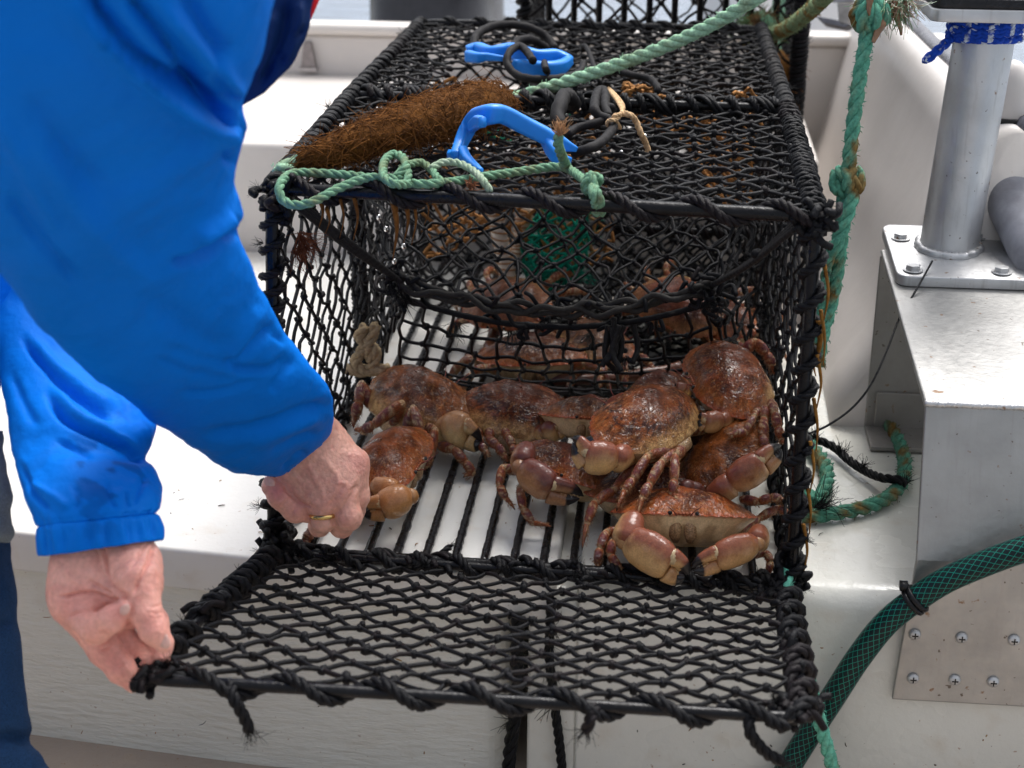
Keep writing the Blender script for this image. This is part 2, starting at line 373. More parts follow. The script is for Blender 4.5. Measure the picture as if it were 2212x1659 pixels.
def hexbolt(c, r=.0095, hgt=.007, ax=(0, 0, 1)):
    b = MB(); P = [np.array(c)+A(r*math.cos(k*math.pi/3+.2), r*math.sin(k*math.pi/3+.2), 0) for k in range(6)]
    b.extrude(P, (0, 0, hgt), AC); W = [np.array(c)+A(r*1.35*math.cos(k*math.pi/12), r*1.35*math.sin(k*math.pi/12), -.0008) for k in range(24)]
    b.extrude(W, (0, 0, .0016), AC); b.build('bolt', alu, post, bevel=.0012, smooth=False)
for u_, v_ in ((1945, 520), (1973, 573), (2108, 520), (2165, 578)):
    p_ = Z(u_, v_, .274); hexbolt((p_[0], p_[1], slope_z(p_[1])+.015))
pbase = Z(2048, 538, .272); pcx, pcy = pbase[0], pbase[1]
ptop = Y(2096, 75, pcy)
prr = .0375
b = MB(); zz = np.linspace(.27, .66, 30); b.tube(np.stack([pcx+.058*(zz-.27), np.full(30, pcy), zz], 1), prr, AC, n=48); b.build('pole', alu, post)
b = MB(); a_ = np.linspace(0, 2*math.pi, 90, endpoint=False)      # weld collar
b.tube(np.vstack([np.stack([pcx+(prr+.0015+.0016*np.sin(a_*9)*np.sin(a_*4))*np.cos(a_), pcy+(prr+.0015+.0016*np.sin(a_*9)*np.sin(a_*4))*np.sin(a_), slope_z(pcy+prr*np.sin(a_))+.0165+.0008*np.sin(a_*37)], 1), [[pcx+prr+.0015, pcy, slope_z(pcy)+.0165]]]), .0058, AC, n=8); b.build('weld_collar', alu, post)
fz = Y(2090, 40, pcy-.05)[2]
b = MB(); pct = pcx+.017; o_ = rrect(pct-.082, pct+.12, pcy-.085, pcy+.085, .014); b.extrude([(x, y, fz) for x, y in o_], (0, 0, .016), AC); b.build('top_flange', alu, post, bevel=.002)
b = MB(); b.extrude([(pct+(x-pct)*.99, pcy+(y-pcy)*.99, fz+.0165) for x, y in o_], (0, 0, .012), (.02, .02, .022)); b.build('rubber_pad', m_bar, post, bevel=.002)
# cross-head screws holding the face plate to the locker
def screw(u, v):
    c = Y(u, v, -.0185); b = MB(); n1 = 14
    G = []
    for k, (rr_, dy) in enumerate(((.0068, .0), (.0068, -.0015), (.0055, -.0034), (.003, -.0045), (.0004, -.0048))):
        a = np.linspace(0, 2*math.pi, n1, endpoint=False); G.append(np.stack([c[0]+rr_*np.cos(a), np.full(n1, c[1]+dy), c[2]+rr_*np.sin(a)], -1))
    b.grid(np.array(G), AC, closed_v=True); s = b.build('screw', alu, post, fixn=True)
    q = MB(); q.box(c+A(-.0035, -.0053, -.0007), c+A(.0035, -.0042, .0007), (.02, .02, .02)); q.box(c+A(-.0007, -.00535, -.0035), c+A(.0007, -.00425, .0035), (.02, .02, .02)); d = q.build('cross_slot', m_bar, None, smooth=False); d.parent = s
for u_, v_ in ((1976, 1370), (2077, 1377), (2190, 1382), (1972, 1465), (2062, 1468), (2145, 1472)): screw(u_, v_)

# drum roller and capped pipe behind the post
dr = MB(); a0 = D(2090, 235, 2.27); a1 = D(2262, 580, 2.06); ax = a1-a0
P, s_ = resample(np.array([a0, a1]), .004); rr = np.full(len(P), .036); rr[:3] = [.024, .031, .034]; rr[-3:] = [.034, .031, .024]
dr.tube(P, rr, (.30, .30, .33), n=36); o = dr.build('rubber_roller', M('grey_rubber', spec=.3, rough=.55, noise=.35, nscale=25, bump=.0006, bscale=80))
tag(o, 'dark grey rubber roller lying aslant behind the metal post', 'roller')
cp = E('capped_pipe', 'white round-topped pipe behind the metal post, with a black ring', 'pipe', tuple(D(2165, 262, 2.2)))
b = MB(); base = D(2168, 330, 2.2); zz = [0, .05, .085, .10, .115, .123, .126]; r1 = [.027, .027, .026, .024, .017, .009, .001]
b.tube(np.array([base+A(0, 0, z_) for z_ in zz]), r1, (.78, .76, .74), n=32); b.build('pipe', m_gel_hull, cp)
b = MB(); b.tube(np.vstack([[base+A(.029*math.cos(a), .029*math.sin(a), .048) for a in np.linspace(0, 2*math.pi, 40)]]), .004, (.02, .02, .02), n=8); b.build('ring', m_bar, cp)
# dark steel mooring cleat on the hull side, behind the pots
ck = E('mooring_cleat', 'dark steel mooring cleat on the white hull behind the pots', 'cleat', tuple(D(1800, 40, 3.1)))
b = MB(); c = D(1815, 30, 3.1)
b.extrude([D(1760, 33, 3.1), D(1778, 50, 3.1), D(1825, 60, 3.1), D(1838, 52, 3.1), D(1805, 42, 3.1)], (.01, .03, -.012), (.16, .16, .18)); b.build('foot', m_steel, ck, bevel=.002, smooth=False)
b = MB(); b.extrude([D(1808, 5, 3.1), D(1838, 5, 3.1), D(1832, 55, 3.1), D(1812, 55, 3.1)], (.01, .03, 0), (.3, .28, .26)); b.build('leg', m_steel, ck, bevel=.002, smooth=False)
b = MB(); b.extrude([D(1772, -4, 3.1), D(1800, 6, 3.1), D(1870, 2, 3.1), D(1880, -6, 3.1)], (.01, .03, .0), (.3, .3, .32)); b.build('horn', m_steel, ck, bevel=.002, smooth=False)
# ------------------------------------------------------------------ rope and net makers
def rope(mb, P, rad, colf, pitch=None, strands=3, step=None, n=7, fuzz=0, seed=0):
    """laid rope: helical strands round a path"""
    step = step or rad*.55; P, s = resample(np.asarray(P, float), step); T, N, B = frames(P)
    pitch = pitch or rad*6.5; rs = rad*.56; off = rad*.50
    for k in range(strands):
        a = 2*math.pi*(s/pitch + k/strands)
        Q = P + off*(np.cos(a)[:, None]*N + np.sin(a)[:, None]*B)
        mb.tube(Q, rs, None, n=n, colf=colf)
    if fuzz:
        m = len(P); r2 = np.random.default_rng(seed)
        for k in range(int(fuzz)):
            i = r2.integers(0, m); a = r2.random()*6.28; d = np.cos(a)*N[i]+np.sin(a)*B[i]
            p0 = P[i]+d*rad*.95; p1 = p0+d*rad*(.15+.35*r2.random())+T[i]*rad*(r2.random()-.3)*.8
            mb.tube(np.array([p0, (p0+p1)/2+N[i]*rad*.1, p1]), [rad*.07, rad*.06, rad*.02], colf(p0[None])[0], n=3, cap=False)
def braid(mb, P, rad, col, n=8, step=None):
    P, s = resample(np.asarray(P, float), step or rad*.7); rr = rad*(1+.06*np.sin(s/rad*1.9))
    mb.tube(P, rr, col, n=n)
def tuft(mb, p, d, L, num, col, r=.00035, seed=0, spread=.9):
    r2 = np.random.default_rng(seed); d = nrm(d)
    for k in range(num):
        v = nrm(d + spread*(r2.random(3)-.5)*2); l = L*(.4+.6*r2.random()); q = p+(r2.random(3)-.5)*L*.25
        m_ = q+v*l*.5+(r2.random(3)-.5)*l*.3; e = q+v*l+(r2.random(3)-.5)*l*.55
        mb.tube(crom([q, m_, e], 3), np.linspace(r, r*.5, 7), np.asarray(col)*(0.7+.6*r2.random()), n=3, cap=False)
def dark(seed):
    r2 = np.random.default_rng(seed); k = .8+.5*r2.random(); t = r2.random()
    return np.array(BLK)*k + (A(.003, .0006, .0003) if t > .85 else 0)
def wrap(mb, a, b_, rbar, pitch=.042, rr=.0042, seed=0, gap=.12, start=0.0, end=1.0, turns_var=.4, laid=None):
    laid = rr >= .0054 if laid is None else laid
    """rope lashing spiralling round a bar from a to b"""
    a = np.asarray(a, float); b_ = np.asarray(b_, float); L = np.linalg.norm(b_-a); d = (b_-a)/L
    r2 = np.random.default_rng(seed); n0 = nrm(np.cross(d, A(.2, .5, .9))); b0 = np.cross(d, n0)
    s = start*L; ang = r2.random()*6.28
    while s < end*L-.01:
        seg = min(pitch*(3+r2.integers(0, 5)), end*L-s); p = pitch*(.75+turns_var*r2.random()); m_ = max(8, int(seg/p*14))
        q = np.linspace(0, seg, m_); th = ang+2*math.pi*q/p; wob = rbar+rr*.45+.0006*np.sin(q*90+ang)
        for k in range(1 if laid else 2):
            off = (k-.5)*rr*1.35; P = a+d*(s+q+off)[:, None]+wob[:, None]*(np.cos(th)[:, None]*n0+np.sin(th)[:, None]*b0)
            if laid:
                P = a+d*(s+q)[:, None]+(wob+rr*.1)[:, None]*(np.cos(th)[:, None]*n0+np.sin(th)[:, None]*b0); ck = dark(seed*7+k+int(s*1000)); rope(mb, P, rr*(.85+.25*r2.random()), lambda v: np.tile(ck, (len(v), 1)), pitch=rr*5.5, n=5, step=rr*.85)
            else: mb.tube(P, rr*.72, dark(seed*7+k+int(s*1000)), n=6)
        ang = th[-1]; s += seg + (pitch*gap if r2.random() > .5 else 0)
        if r2.random() > .55: tuft(mb, P[-1], (P[-1]-(a+d*s))+A(0, 0, .004), .016, 16, BLK, .0005, seed+int(s*999))
class Net:
    """knotted twine panel over a surface S(u,v)"""
    def __init__(s, mb, r=.0022, kr=.0052, colf=None, seed=0): s.mb = mb; s.r = r; s.kr = kr; s.rng = np.random.default_rng(seed); s.colf = colf or (lambda p, sd: dark(sd)); s.k = seed*1000
    def edge(s, a, b_, nrm_=None, sag=.1, seg=4):
        L = np.linalg.norm(b_-a); m_ = (a+b_)/2 + (s.rng.random(3)-.5)*L*.22*(sag/.1); s.k += 1
        P = crom([a, m_, b_], seg//2) if seg > 2 else np.array([a, m_, b_])
        s.mb.tube(P, s.r*(.88+.24*s.rng.random()), s.colf(m_, s.k), n=5, cap=False)
    def knot(s, p, k=1.0):
        s.k += 1; q = s.rng.random(3)*6.28; Mx = np.array(Matrix.Rotation(q[0], 3, 'X') @ Matrix.Rotation(q[1], 3, 'Y'))
        c = s.colf(p, s.k); kr = s.kr*k*(.85+.35*s.rng.random())
        s.mb.blob(p, (kr, kr*.78, kr*.7), c, M=Mx, nu=7, nv=4, noise=.5, seed=s.k % 97)
        s.mb.blob(p+(s.rng.random(3)-.5)*kr*.9, (kr*.62, kr*.75, kr*.55), c, M=Mx, nu=6, nv=4, noise=.4, seed=s.k % 89)
    def diamond(s, S, nu, nv, jit=.16, skip=None, seg=4, sag=.1):
        """nu, nv: half-mesh counts"""
        N = {}
        for j in range(nv+1):
            for i in range(nu+1):
                if (i+j) % 2: continue
                u = (i+(s.rng.random()-.5)*2*jit*(0 < i < nu))/nu; v = (j+(s.rng.random()-.5)*2*jit*(0 < j < nv))/nv
                N[i, j] = np.asarray(S(u, v), float)
        for (i, j), p in N.items():
            if skip and skip(i/nu, j/nv): continue
            if 0 < i < nu and 0 < j < nv: s.knot(p)
            for di in (-1, 1):
                q = N.get((i+di, j+1))
                if q is not None and not (skip and skip((i+di)/nu, (j+1)/nv)): s.edge(p, q, seg=seg, sag=sag)
    def square(s, S, nu, nv, jit=.12, seg=4):
        N = [[np.asarray(S((i+(s.rng.random()-.5)*2*jit*(0 < i < nu))/nu, (j+(s.rng.random()-.5)*2*jit*(0 < j < nv))/nv), float) for i in range(nu+1)] for j in range(nv+1)]
        for j in range(nv+1):
            for i in range(nu+1):
                if 0 < i < nu and 0 < j < nv: s.knot(N[j][i])
                if i < nu: s.edge(N[j][i], N[j][i+1], seg=seg)
                if j < nv: s.edge(N[j][i], N[j+1][i], seg=seg)
def quad(a, b_, c, d, sag=None):
    """bilinear patch a(0,0) b(1,0) c(1,1) d(0,1); sag: offset vector at the middle"""
    a, b_, c, d = [np.asarray(q, float) for q in (a, b_, c, d)]
    def S(u, v):
        p = (1-v)*((1-u)*a+u*b_)+v*((1-u)*d+u*c)
        return p if sag is None else p + np.asarray(sag)*16*u*(1-u)*v*(1-v)
    return S

# ------------------------------------------------------------------ the crab pot
pot = E('crab_pot', 'black open crab pot full of brown crabs on the bench', 'crab pot', (.29, .55, 0))
W, H, L = .58, .437, 1.18
c = {'fbl': A(-.012, .012, .010), 'fbr': A(.584, -.006, .010), 'ftl': A(0, .04, H), 'ftr': A(W, -.004, H),
     'btl': A(-.004, L, H), 'btr': A(W, L+.01, H), 'bbl': A(0, L, .010), 'bbr': A(W, L, .010),
     'mtl': A(-.008, .55, H), 'mtr': A(W+.004, .53, H), 'mbl': A(-.004, .55, .012), 'mbr': A(W, .54, .012)}
def bar(mb, pts, r=.0072, rad=.02):
    """bent bar with rounded corners"""
    pts = [np.asarray(p, float) for p in pts]; Q = [pts[0]]
    for i in range(1, len(pts)-1):
        a, b_, d = pts[i-1], pts[i], pts[i+1]; d0 = nrm(a-b_); d1 = nrm(d-b_)
        for t in np.linspace(0, 1, 7): Q.append((1-t)**2*(b_+d0*rad)+2*t*(1-t)*b_+t*t*(b_+d1*rad))
    Q.append(pts[-1]); P, _ = resample(np.array(Q), .006); mb.tube(P, r*(1+.05*(rng.random(len(P))-.5)), BLK, n=10)
for nm, key in (('front_hoop', 'f'), ('middle_hoop', 'm'), ('back_hoop', 'b')):
    f = MB(); e = [c[key+'bl'], c[key+'tl'], c[key+'tr'], c[key+'br']]
    mid = (e[0]+e[3])/2
    bar(f, [mid, e[0], e[1], e[2], e[3], mid+A(.001, 0, 0)], .0074 if key == 'f' else .0066); f.build('hoop', m_bar, pot)
for k0, k1, k2 in (('ftl', 'mtl', 'btl'), ('ftr', 'mtr', 'btr'), ('fbl', 'mbl', 'bbl'), ('fbr', 'mbr', 'bbr')):
    f = MB(); bar(f, [c[k0], c[k1], c[k2]], .0066, .01); f.build('side_bar', m_bar, pot)
rods = 17
for i in range(1, rods):
    x = W*i/rods; f = MB(); P, _ = resample(np.array([(x-.004, .004-.012*i/rods+.006, .0115), (x, L, .0115)]), .007)
    P = P+np.c_[np.zeros(len(P)), np.zeros(len(P)), .0004*rng.random(len(P))]
    f.tube(P, .0048*(1+.22*rng.random(len(P))**3), BLK, n=7); f.build('floor_rod', m_bar, pot)
# lashings along the bars
def lash(*a, parent=None, **k):
    m_ = MB(); wrap(m_, *a, **k); return m_.build('lashing', m_twine, parent if parent is not None else pot)
lash(c['ftl'], c['ftr'], .0076, .105, .0056, 1, turns_var=.5)
lash(c['ftl']+A(0, 0, -.01), c['fbl'], .008, .026, .0056, 2)
lash(c['ftr']+A(0, 0, -.01), c['fbr'], .008, .036, .0058, 3)
lash(c['fbl'], c['fbr'], .0078, .062, .0046, 4)
lash(c['ftl'], c['mtl'], .007, .024, .0050, 5); lash(c['mtl'], c['btl'], .007, .03, .0050, 6)
lash(c['ftr'], c['mtr'], .007, .022, .0054, 7); lash(c['mtr'], c['btr'], .007, .028, .0052, 8)
lash(c['mtl'], c['mtr'], .008, .026, .0058, 9); lash(c['mtl'], c['mtr'], .010, .07, .0052, 19); lash(c['btl'], c['btr'], .007, .05, .0046, 10)
lash(c['mtl'], c['mbl'], .007, .014, .0052, 11); lash(c['mtr'], c['mbr'], .007, .02, .0052, 12)
lash(c['btl'], c['bbl'], .007, .03, .0045, 13); lash(c['btr'], c['bbr'], .007, .03, .0045, 14)
lash(c['fbl'], c['mbl'], .007, .05, .004, 15); lash(c['fbr'], c['mbr'], .007, .05, .004, 16)
for q, sd in ((c['ftl'], 1), (c['ftr'], 2), (c['fbl'], 3), (c['fbr'], 4)):
    lsh = MB()
    for k in range(26):
        r2 = np.random.default_rng(sd*100+k); a = r2.random(3)-.5
        p0 = q+a*.03+A(.004 if sd % 2 else -.004, 0, -.012 if sd < 3 else .012); p1 = p0+(r2.random(3)-.5)*.03; p2 = p1+(r2.random(3)-.5)*.02
        lsh.tube(crom([p0, p1, p2], 4), .0042, dark(sd*55+k), n=6)
    for k in range(2): tuft(lsh, q+A((-.012 if sd % 2 else .012), -.006, -.06*k*(1 if sd < 3 else -1)), (-1 if sd % 2 else 1, -.3, .2), .014, 22, BLK, .0003, sd*9+k)
    lsh.build('corner_knot', m_twine, pot)
# net panels
n_ = MB(); Net(n_, r=.0022, kr=.0057, seed=1).diamond(quad(c['ftl'], c['ftr'], c['btr'], c['btl'], (0, 0, -.014)), 24, 48, skip=lambda u, v: (u < .42 and u > .16 and .56 < v < .70 and (u-.29)**2/.012+(v-.63)**2/.003 < 1)); n_.build('top_net', m_twine, pot)
n_ = MB(); Net(n_, seed=2).diamond(quad(c['ftl'], c['fbl'], c['bbl'], c['btl'], (.012, 0, 0)), 18, 40); n_.build('side_net', m_twine, pot)
n_ = MB(); Net(n_, seed=3).diamond(quad(c['ftr'], c['fbr'], c['bbr'], c['btr'], (-.010, 0, 0)), 18, 40); n_.build('side_net', m_twine, pot)
n_ = MB(); Net(n_, r=.003, kr=.0065, seed=4).diamond(quad(c['btl'], c['btr'], c['bbr'], c['bbl'], (0, .02, 0)), 22, 17, seg=2); n_.build('end_net', m_twine, pot)
# entrance funnel: middle hoop -> slot drawn forward by two elastic cords
sl_, sr_ = Y(862, 605, .24), Y(1535, 618, .24)
def slot_up(u): return (1-u)*sl_+u*sr_+A(0, .0, -.034)*4*u*(1-u)
def slot_lo(u): return (1-u)*(sl_+A(.003, .01, -.026))+u*(sr_+A(-.003, .01, -.026))+A(0, .005, -.036)*4*u*(1-u)
n_ = MB(); nn = Net(n_, r=.0021, kr=.0050, seed=5)
tl, tr = c['mtl']+A(.015, -.004, -.008), c['mtr']+A(-.015, -.004, -.008)
nn.diamond(lambda u, v: (1-v)*((1-u)*tl+u*tr)+v*slot_up(u)+A(0, .03, -.035)*4*v*(1-v)*.8*(u*(1-u)*4*.6+.4), 18, 12, sag=.16, jit=.22)
Net(n_, r=.0021, kr=.005, seed=15).diamond(lambda u, v: (1-v)*((1-u)*tl+u*tr)+v*slot_up(u)+A(0, .07, -.015)*4*v*(1-v), 16, 11, sag=.2, jit=.3); n_.build('funnel_upper_net', m_twine, pot)
bl, br_ = c['mbl']+A(.04, -.01, .002), c['mbr']+A(-.04, -.01, .002)
n_ = MB(); Net(n_, r=.0023, kr=.0054, seed=6).square(lambda u, v: (1-v)*slot_lo(u)+v*((1-u)*bl+u*br_)+A(0, .02, -.03)*4*v*(1-v), 13, 7); n_.build('funnel_lower_net', m_twine, pot)
n_ = MB(); Net(n_, r=.0023, kr=.0055, seed=8).diamond(quad(c['mtl']+A(.01, 0, 0), sl_, sl_+A(.003, .01, -.03), c['mbl']+A(.02, 0, 0)), 9, 12, jit=.25, sag=.2)
n_.build('funnel_side_net', m_twine, pot); n_ = MB()
Net(n_, r=.0023, kr=.0055, seed=9).diamond(quad(c['mtr']+A(-.01, 0, 0), sr_, sr_+A(-.003, .01, -.03), c['mbr']+A(-.02, 0, 0)), 9, 12, jit=.25, sag=.2)
n_.build('funnel_side_net', m_twine, pot)
n_ = MB()
for k in range(3):
    P = np.array([slot_up(u)+A(0, -.004*k+.004*math.sin(u*31+k), .006*math.sin(u*20+k*2)+.003*math.sin(u*53+k)) for u in np.linspace(0, 1, 40)]); braid(n_, P, .0040, (.022, .020, .018))
P = np.array([slot_lo(u) for u in np.linspace(0, 1, 40)]); braid(n_, P, .004, BLK)
for p, sd in ((sl_, 0), (sr_, 1)):
    for k in range(14):
        r2 = np.random.default_rng(400+sd*50+k); a = p+(r2.random(3)-.5)*A(.03, .03, .035); b_ = a+(r2.random(3)-.5)*.04; n_.tube(crom([a, (a+b_)/2+(r2.random(3)-.5)*.02, b_], 5), .003, dark(k+sd*3), n=6)
    for k in range(3): tuft(n_, p+A(.01*(k-1), -.01, -.012*k), (0, -.4, -1), .024, 30, BLK, .0004, 61+sd*9+k)
tw_ = slot_lo(.72)+A(0, -.008, 0)
for k in range(9):
    r2 = np.random.default_rng(700+k); q0 = tw_+(r2.random(3)-.5)*.03; q1 = q0+A(.02*(r2.random()-.5), -.006, -.02-.02*r2.random()); q2 = q1+(r2.random(3)-.5)*.03+A(0, 0, -.012); braid(n_, crom([q0, q1, q2], 6), .0036, (.015, .014, .014))
tuft(n_, tw_+A(.01, -.008, -.04), (0, -.3, -1), .03, 40, BLK, .0004, 711)
for u in (.18, .36, .62): tuft(n_, slot_lo(u)+A(0, -.006, -.01), (0, -.3, -1), .03, 30, (.016, .02, .019), .0004, int(u*100))
for k in range(46):
    r2 = np.random.default_rng(800+k); u = r2.random(); a = (slot_up(u) if k % 2 else slot_lo(u))+(r2.random(3)-.5)*.014; b_ = a+(r2.random(3)-.5)*A(.05, .02, .035); n_.tube(crom([a, (a+b_)/2+(r2.random(3)-.5)*.015, b_], 5), .0028, dark(k), n=6)
n_.build('entrance_cord', m_cord, pot)
for a, b_ in ((c['ftl']+A(.02, .004, -.016), sl_), (c['ftr']+A(-.02, .006, -.016), sr_)):
    n_ = MB(); q = (a+b_)/2+A(0, 0, -.006)
    for k in range(3): braid(n_, crom([a+A(0, .004*k, .002*k), q+A(.002*k, 0, .003*k), b_], 10), .0034, (.018, .017, .017))
    n_.blob((a*.6+b_*.4), (.009, .006, .006), BLK, noise=.4); n_.build('elastic_cord', m_cord, pot)
n_ = MB(); Net(n_, r=.0030, kr=.0068, seed=12).diamond(quad((.20, .80, .02), (.57, .78, .02), (.565, 1.13, .36), (.26, 1.13, .35), (0, .04, -.05)), 26, 26, jit=.25, seg=2)
Net(n_, r=.0026, kr=.006, seed=13).diamond(quad((.02, .88, .02), (.24, .86, .02), (.27, 1.12, .30), (.02, 1.12, .30), (0, .04, -.05)), 14, 20, jit=.25, seg=2); n_.build('added_inner_net', m_twine, pot)  # dense net heap added to darken the back room
n_ = MB(); bar(n_, [Y(1285, 488, .93), Y(1655, 508, .92)], .0062); n_.build('cross_bar', m_bar, pot)
lash(Y(1285, 488, .93), Y(1655, 508, .92), .007, .03, .005, 71)
n_ = MB(); Net(n_, r=.0026, kr=.0055, seed=14).diamond(quad((.19, .60, .004), (.57, .60, .004), (.57, 1.15, .004), (.19, 1.15, .004)), 20, 28, jit=.3, seg=2); n_.build('added_floor_net', m_twine, pot)  # extra net layer, added so the bright floor there goes darker
# two pulled mid cords inside the back room
n_ = MB()
for a, b_ in (((.10, .62, .40), (.33, .95, .31)), ((.55, .60, .41), (.30, .9, .30)), ((.30, .9, .305), (.05, 1.1, .2))): braid(n_, crom([A(*a), (A(*a)+A(*b_))/2+A(0, 0, -.012), A(*b_)], 8), .0032, (.02, .017, .016))
n_.build('bait_cord', m_cord, pot)
n_ = MB()     # seaweed-browned nets bunched in the back room
def brown(p, sd): r2 = np.random.default_rng(sd); return A(.34, .16, .055)*(.6+.7*r2.random())
Net(n_, r=.0026, kr=.005, seed=21, colf=brown).diamond(lambda u, v: A(.05+.30*u, .70+.12*v+.03*math.sin(u*9), .40-.26*v+.03*math.sin(u*7+v*5)), 20, 20, jit=.35, seg=2, sag=.25)
Net(n_, r=.0026, kr=.005, seed=22, colf=brown).diamond(lambda u, v: A(.36+.20*u, .62+.30*v, .425-.05*v-.20*u*v+.02*math.sin(u*9+v*4)), 18, 22, jit=.25, seg=2, sag=.2)
n_.build('brown_net', m_rope, pot)
# ------------------------------------------------------------------ the open door, held out level in front
dl, dr_ = D(292, 1466, 1.42), D(1742, 1552, 1.42)
hl, hr = c['fbl']+A(.006, -.014, .004), c['fbr']+A(-.006, -.014, .004)
f = MB(); bar(f, [hl+A(.02, -.004, 0), hl, dl, dr_, hr, hr+A(-.02, -.004, 0)], .0056, .026)
f.build('door_frame', m_bar, pot)
f = MB(); bar(f, [hl, hr], .0054, .01); f.build('door_hinge_bar', m_bar, pot)
n_ = MB(); ins = .012
Net(n_, r=.0025, kr=.0060, seed=31).diamond(quad(hl+A(ins, -.006, -.004), hr+A(-ins, -.006, -.004), dr_+A(-ins, .006, .002), dl+A(ins, .006, .002), (0, 0, -.006)), 24, 18, jit=.14)
n_.build('door_net', m_twine, pot)
n_ = MB()
wrap(n_, hl, dl, .0066, .040, .0068, 41, gap=.6, turns_var=.8); wrap(n_, hr, dr_, .0066, .034, .0068, 42, gap=.5, turns_var=.8)
for k in range(14):
    for (a, b_), sd in (((hl, dl), 0), ((hr, dr_), 50)):
        r2 = np.random.default_rng(1200+k+sd); q = a+(b_-a)*(k+.5)/14+(r2.random(3)-.5)*.016; e2 = q+(r2.random(3)-.5)*.04; n_.tube(crom([q, (q+e2)/2+A(0, 0, .006), e2], 5), .0038, dark(k+sd), n=6)
        if k % 3 == 0: tuft(n_, q, (0, 0, 1), .016, 24, BLK, .0004, 1300+k+sd)
wrap(n_, dl+.045*nrm(dr_-dl), dr_, .0062, .105, .0056, 43, turns_var=.6); wrap(n_, hl, hr, .0062, .05, .0056, 44)
for q, sd in ((dl, 5), (dr_, 6), (hl, 7), (hr, 8)):
    for k in range(20):
        r2 = np.random.default_rng(sd*100+k); a = r2.random(3)-.5; inw = nrm((dl+dr_+hl+hr)/4-q)
        p0 = q+inw*.018+a*A(.03, .03, .014); p1 = p0+(r2.random(3)-.5)*A(.03, .03, .014); n_.tube(crom([p0, (p0+p1)/2+(r2.random(3)-.5)*.01, p1], 4), .004, dark(k+sd), n=6)
    tuft(n_, q+nrm((dl+dr_+hl+hr)/4-q)*.03+A(0, 0, .006), (0, 0, 1), .018, 40, BLK, .0004, sd)
for k, u in enumerate((.12, .3, .47, .6, .75, .88)):
    q = hl+(hr-hl)*u
    for j in range(8):
        r2 = np.random.default_rng(900+k*9+j); p0 = q+(r2.random(3)-.5)*A(.05, .02, .012); p1 = p0+(r2.random(3)-.5)*A(.05, .03, .01); n_.tube(crom([p0, (p0+p1)/2+A(0, 0, .006), p1], 4), .0036, dark(k+j), n=6)
    tuft(n_, q+A(0, -.012, .004), (0, -.5, .5), .02, 40, BLK, .0004, 70+k)
def tail(q, pts, sd):
    P = crom([q]+[q+A(*p) for p in pts], 6); rope(n_, P, .0056, lambda v: np.tile(dark(sd), (len(v), 1)), pitch=.03)
    tuft(n_, P[-1], P[-1]-P[-2], .02, 36, (.03, .03, .028), .0004, sd)
e = nrm(dr_-dl)
tail(dl+e*.085, [(.004, -.012, -.006), (.012, -.012, -.024), (.016, -.010, -.040)], 81)
tail(dl+e*.405, [(-.004, -.012, -.004), (-.008, -.012, -.018)], 82)
tail(dl+e*.54, [(.0, -.012, -.010), (.014, -.010, -.030), (.03, -.006, -.042)], 83)
n_.build('door_lashing', m_twine, pot)

# ------------------------------------------------------------------ second pot stood on end behind
p2 = E('crab_pot', 'black crab pot stood upright on the aft box behind the full pot', 'crab pot', (.40, 1.5, .206))
f = MB(); X0, X1, Y0, Y1, Z0, Z1 = .165, .655, 1.285, 1.70, .214, 1.05
for a in (X0, X1):
    for q in (Y0, Y1): bar(f, [(a, q, Z0), (a, q, Z1)], .008)
for zz_ in (Z0, .62, Z1): bar(f, [(X0, Y0, zz_), (X1, Y0, zz_), (X1, Y1, zz_), (X0, Y1, zz_), (X0, Y0, zz_)], .008)
f.build('frame', m_bar, p2)
for i in range(1, 11): x = X0+(X1-X0)*i/11; f = MB(); f.tube(np.array([(x, Y0, Z0), (x, Y0, .6), (x, Y0, Z1)]), .0058, BLK, n=6); f.build('rod', m_bar, p2)
f = MB()
Net(f, r=.003, kr=.0065, seed=51).diamond(quad((X0, Y0, Z1), (X0, Y0, Z0), (X0, Y1, Z0), (X0, Y1, Z1)), 30, 17, seg=2); Net(f, r=.0034, kr=.0075, seed=52).diamond(quad((X1, Y0, Z1), (X1, Y0, Z0), (X1, Y1, Z0), (X1, Y1, Z1)), 34, 22, seg=2)
Net(f, r=.0026, kr=.006, seed=53).diamond(quad((X0, Y1, Z1), (X1, Y1, Z1), (X1, Y1, Z0), (X0, Y1, Z0)), 16, 26, seg=2)
Net(f, r=.0028, kr=.006, seed=54).diamond(quad((X0, Y0+.012, Z1), (X1, Y0+.012, Z1), (X1, Y0+.012, Z0), (X0, Y0+.012, Z0)), 14, 24, seg=2)
f.build('net', m_twine, p2)
for a in (((X1, Y0, Z0), (X1, Y0, Z1), .01, .014, .006, 55), ((X0, Y0, Z0), (X0, Y0, Z1), .009, .03, .006, 56), ((X1, Y1, Z0), (X1, Y1, Z1), .009, .02, .006, 57), ((X0, Y0, .62), (X1, Y0, .62), .009, .05, .006, 58)): lash(*a, parent=p2, laid=False)
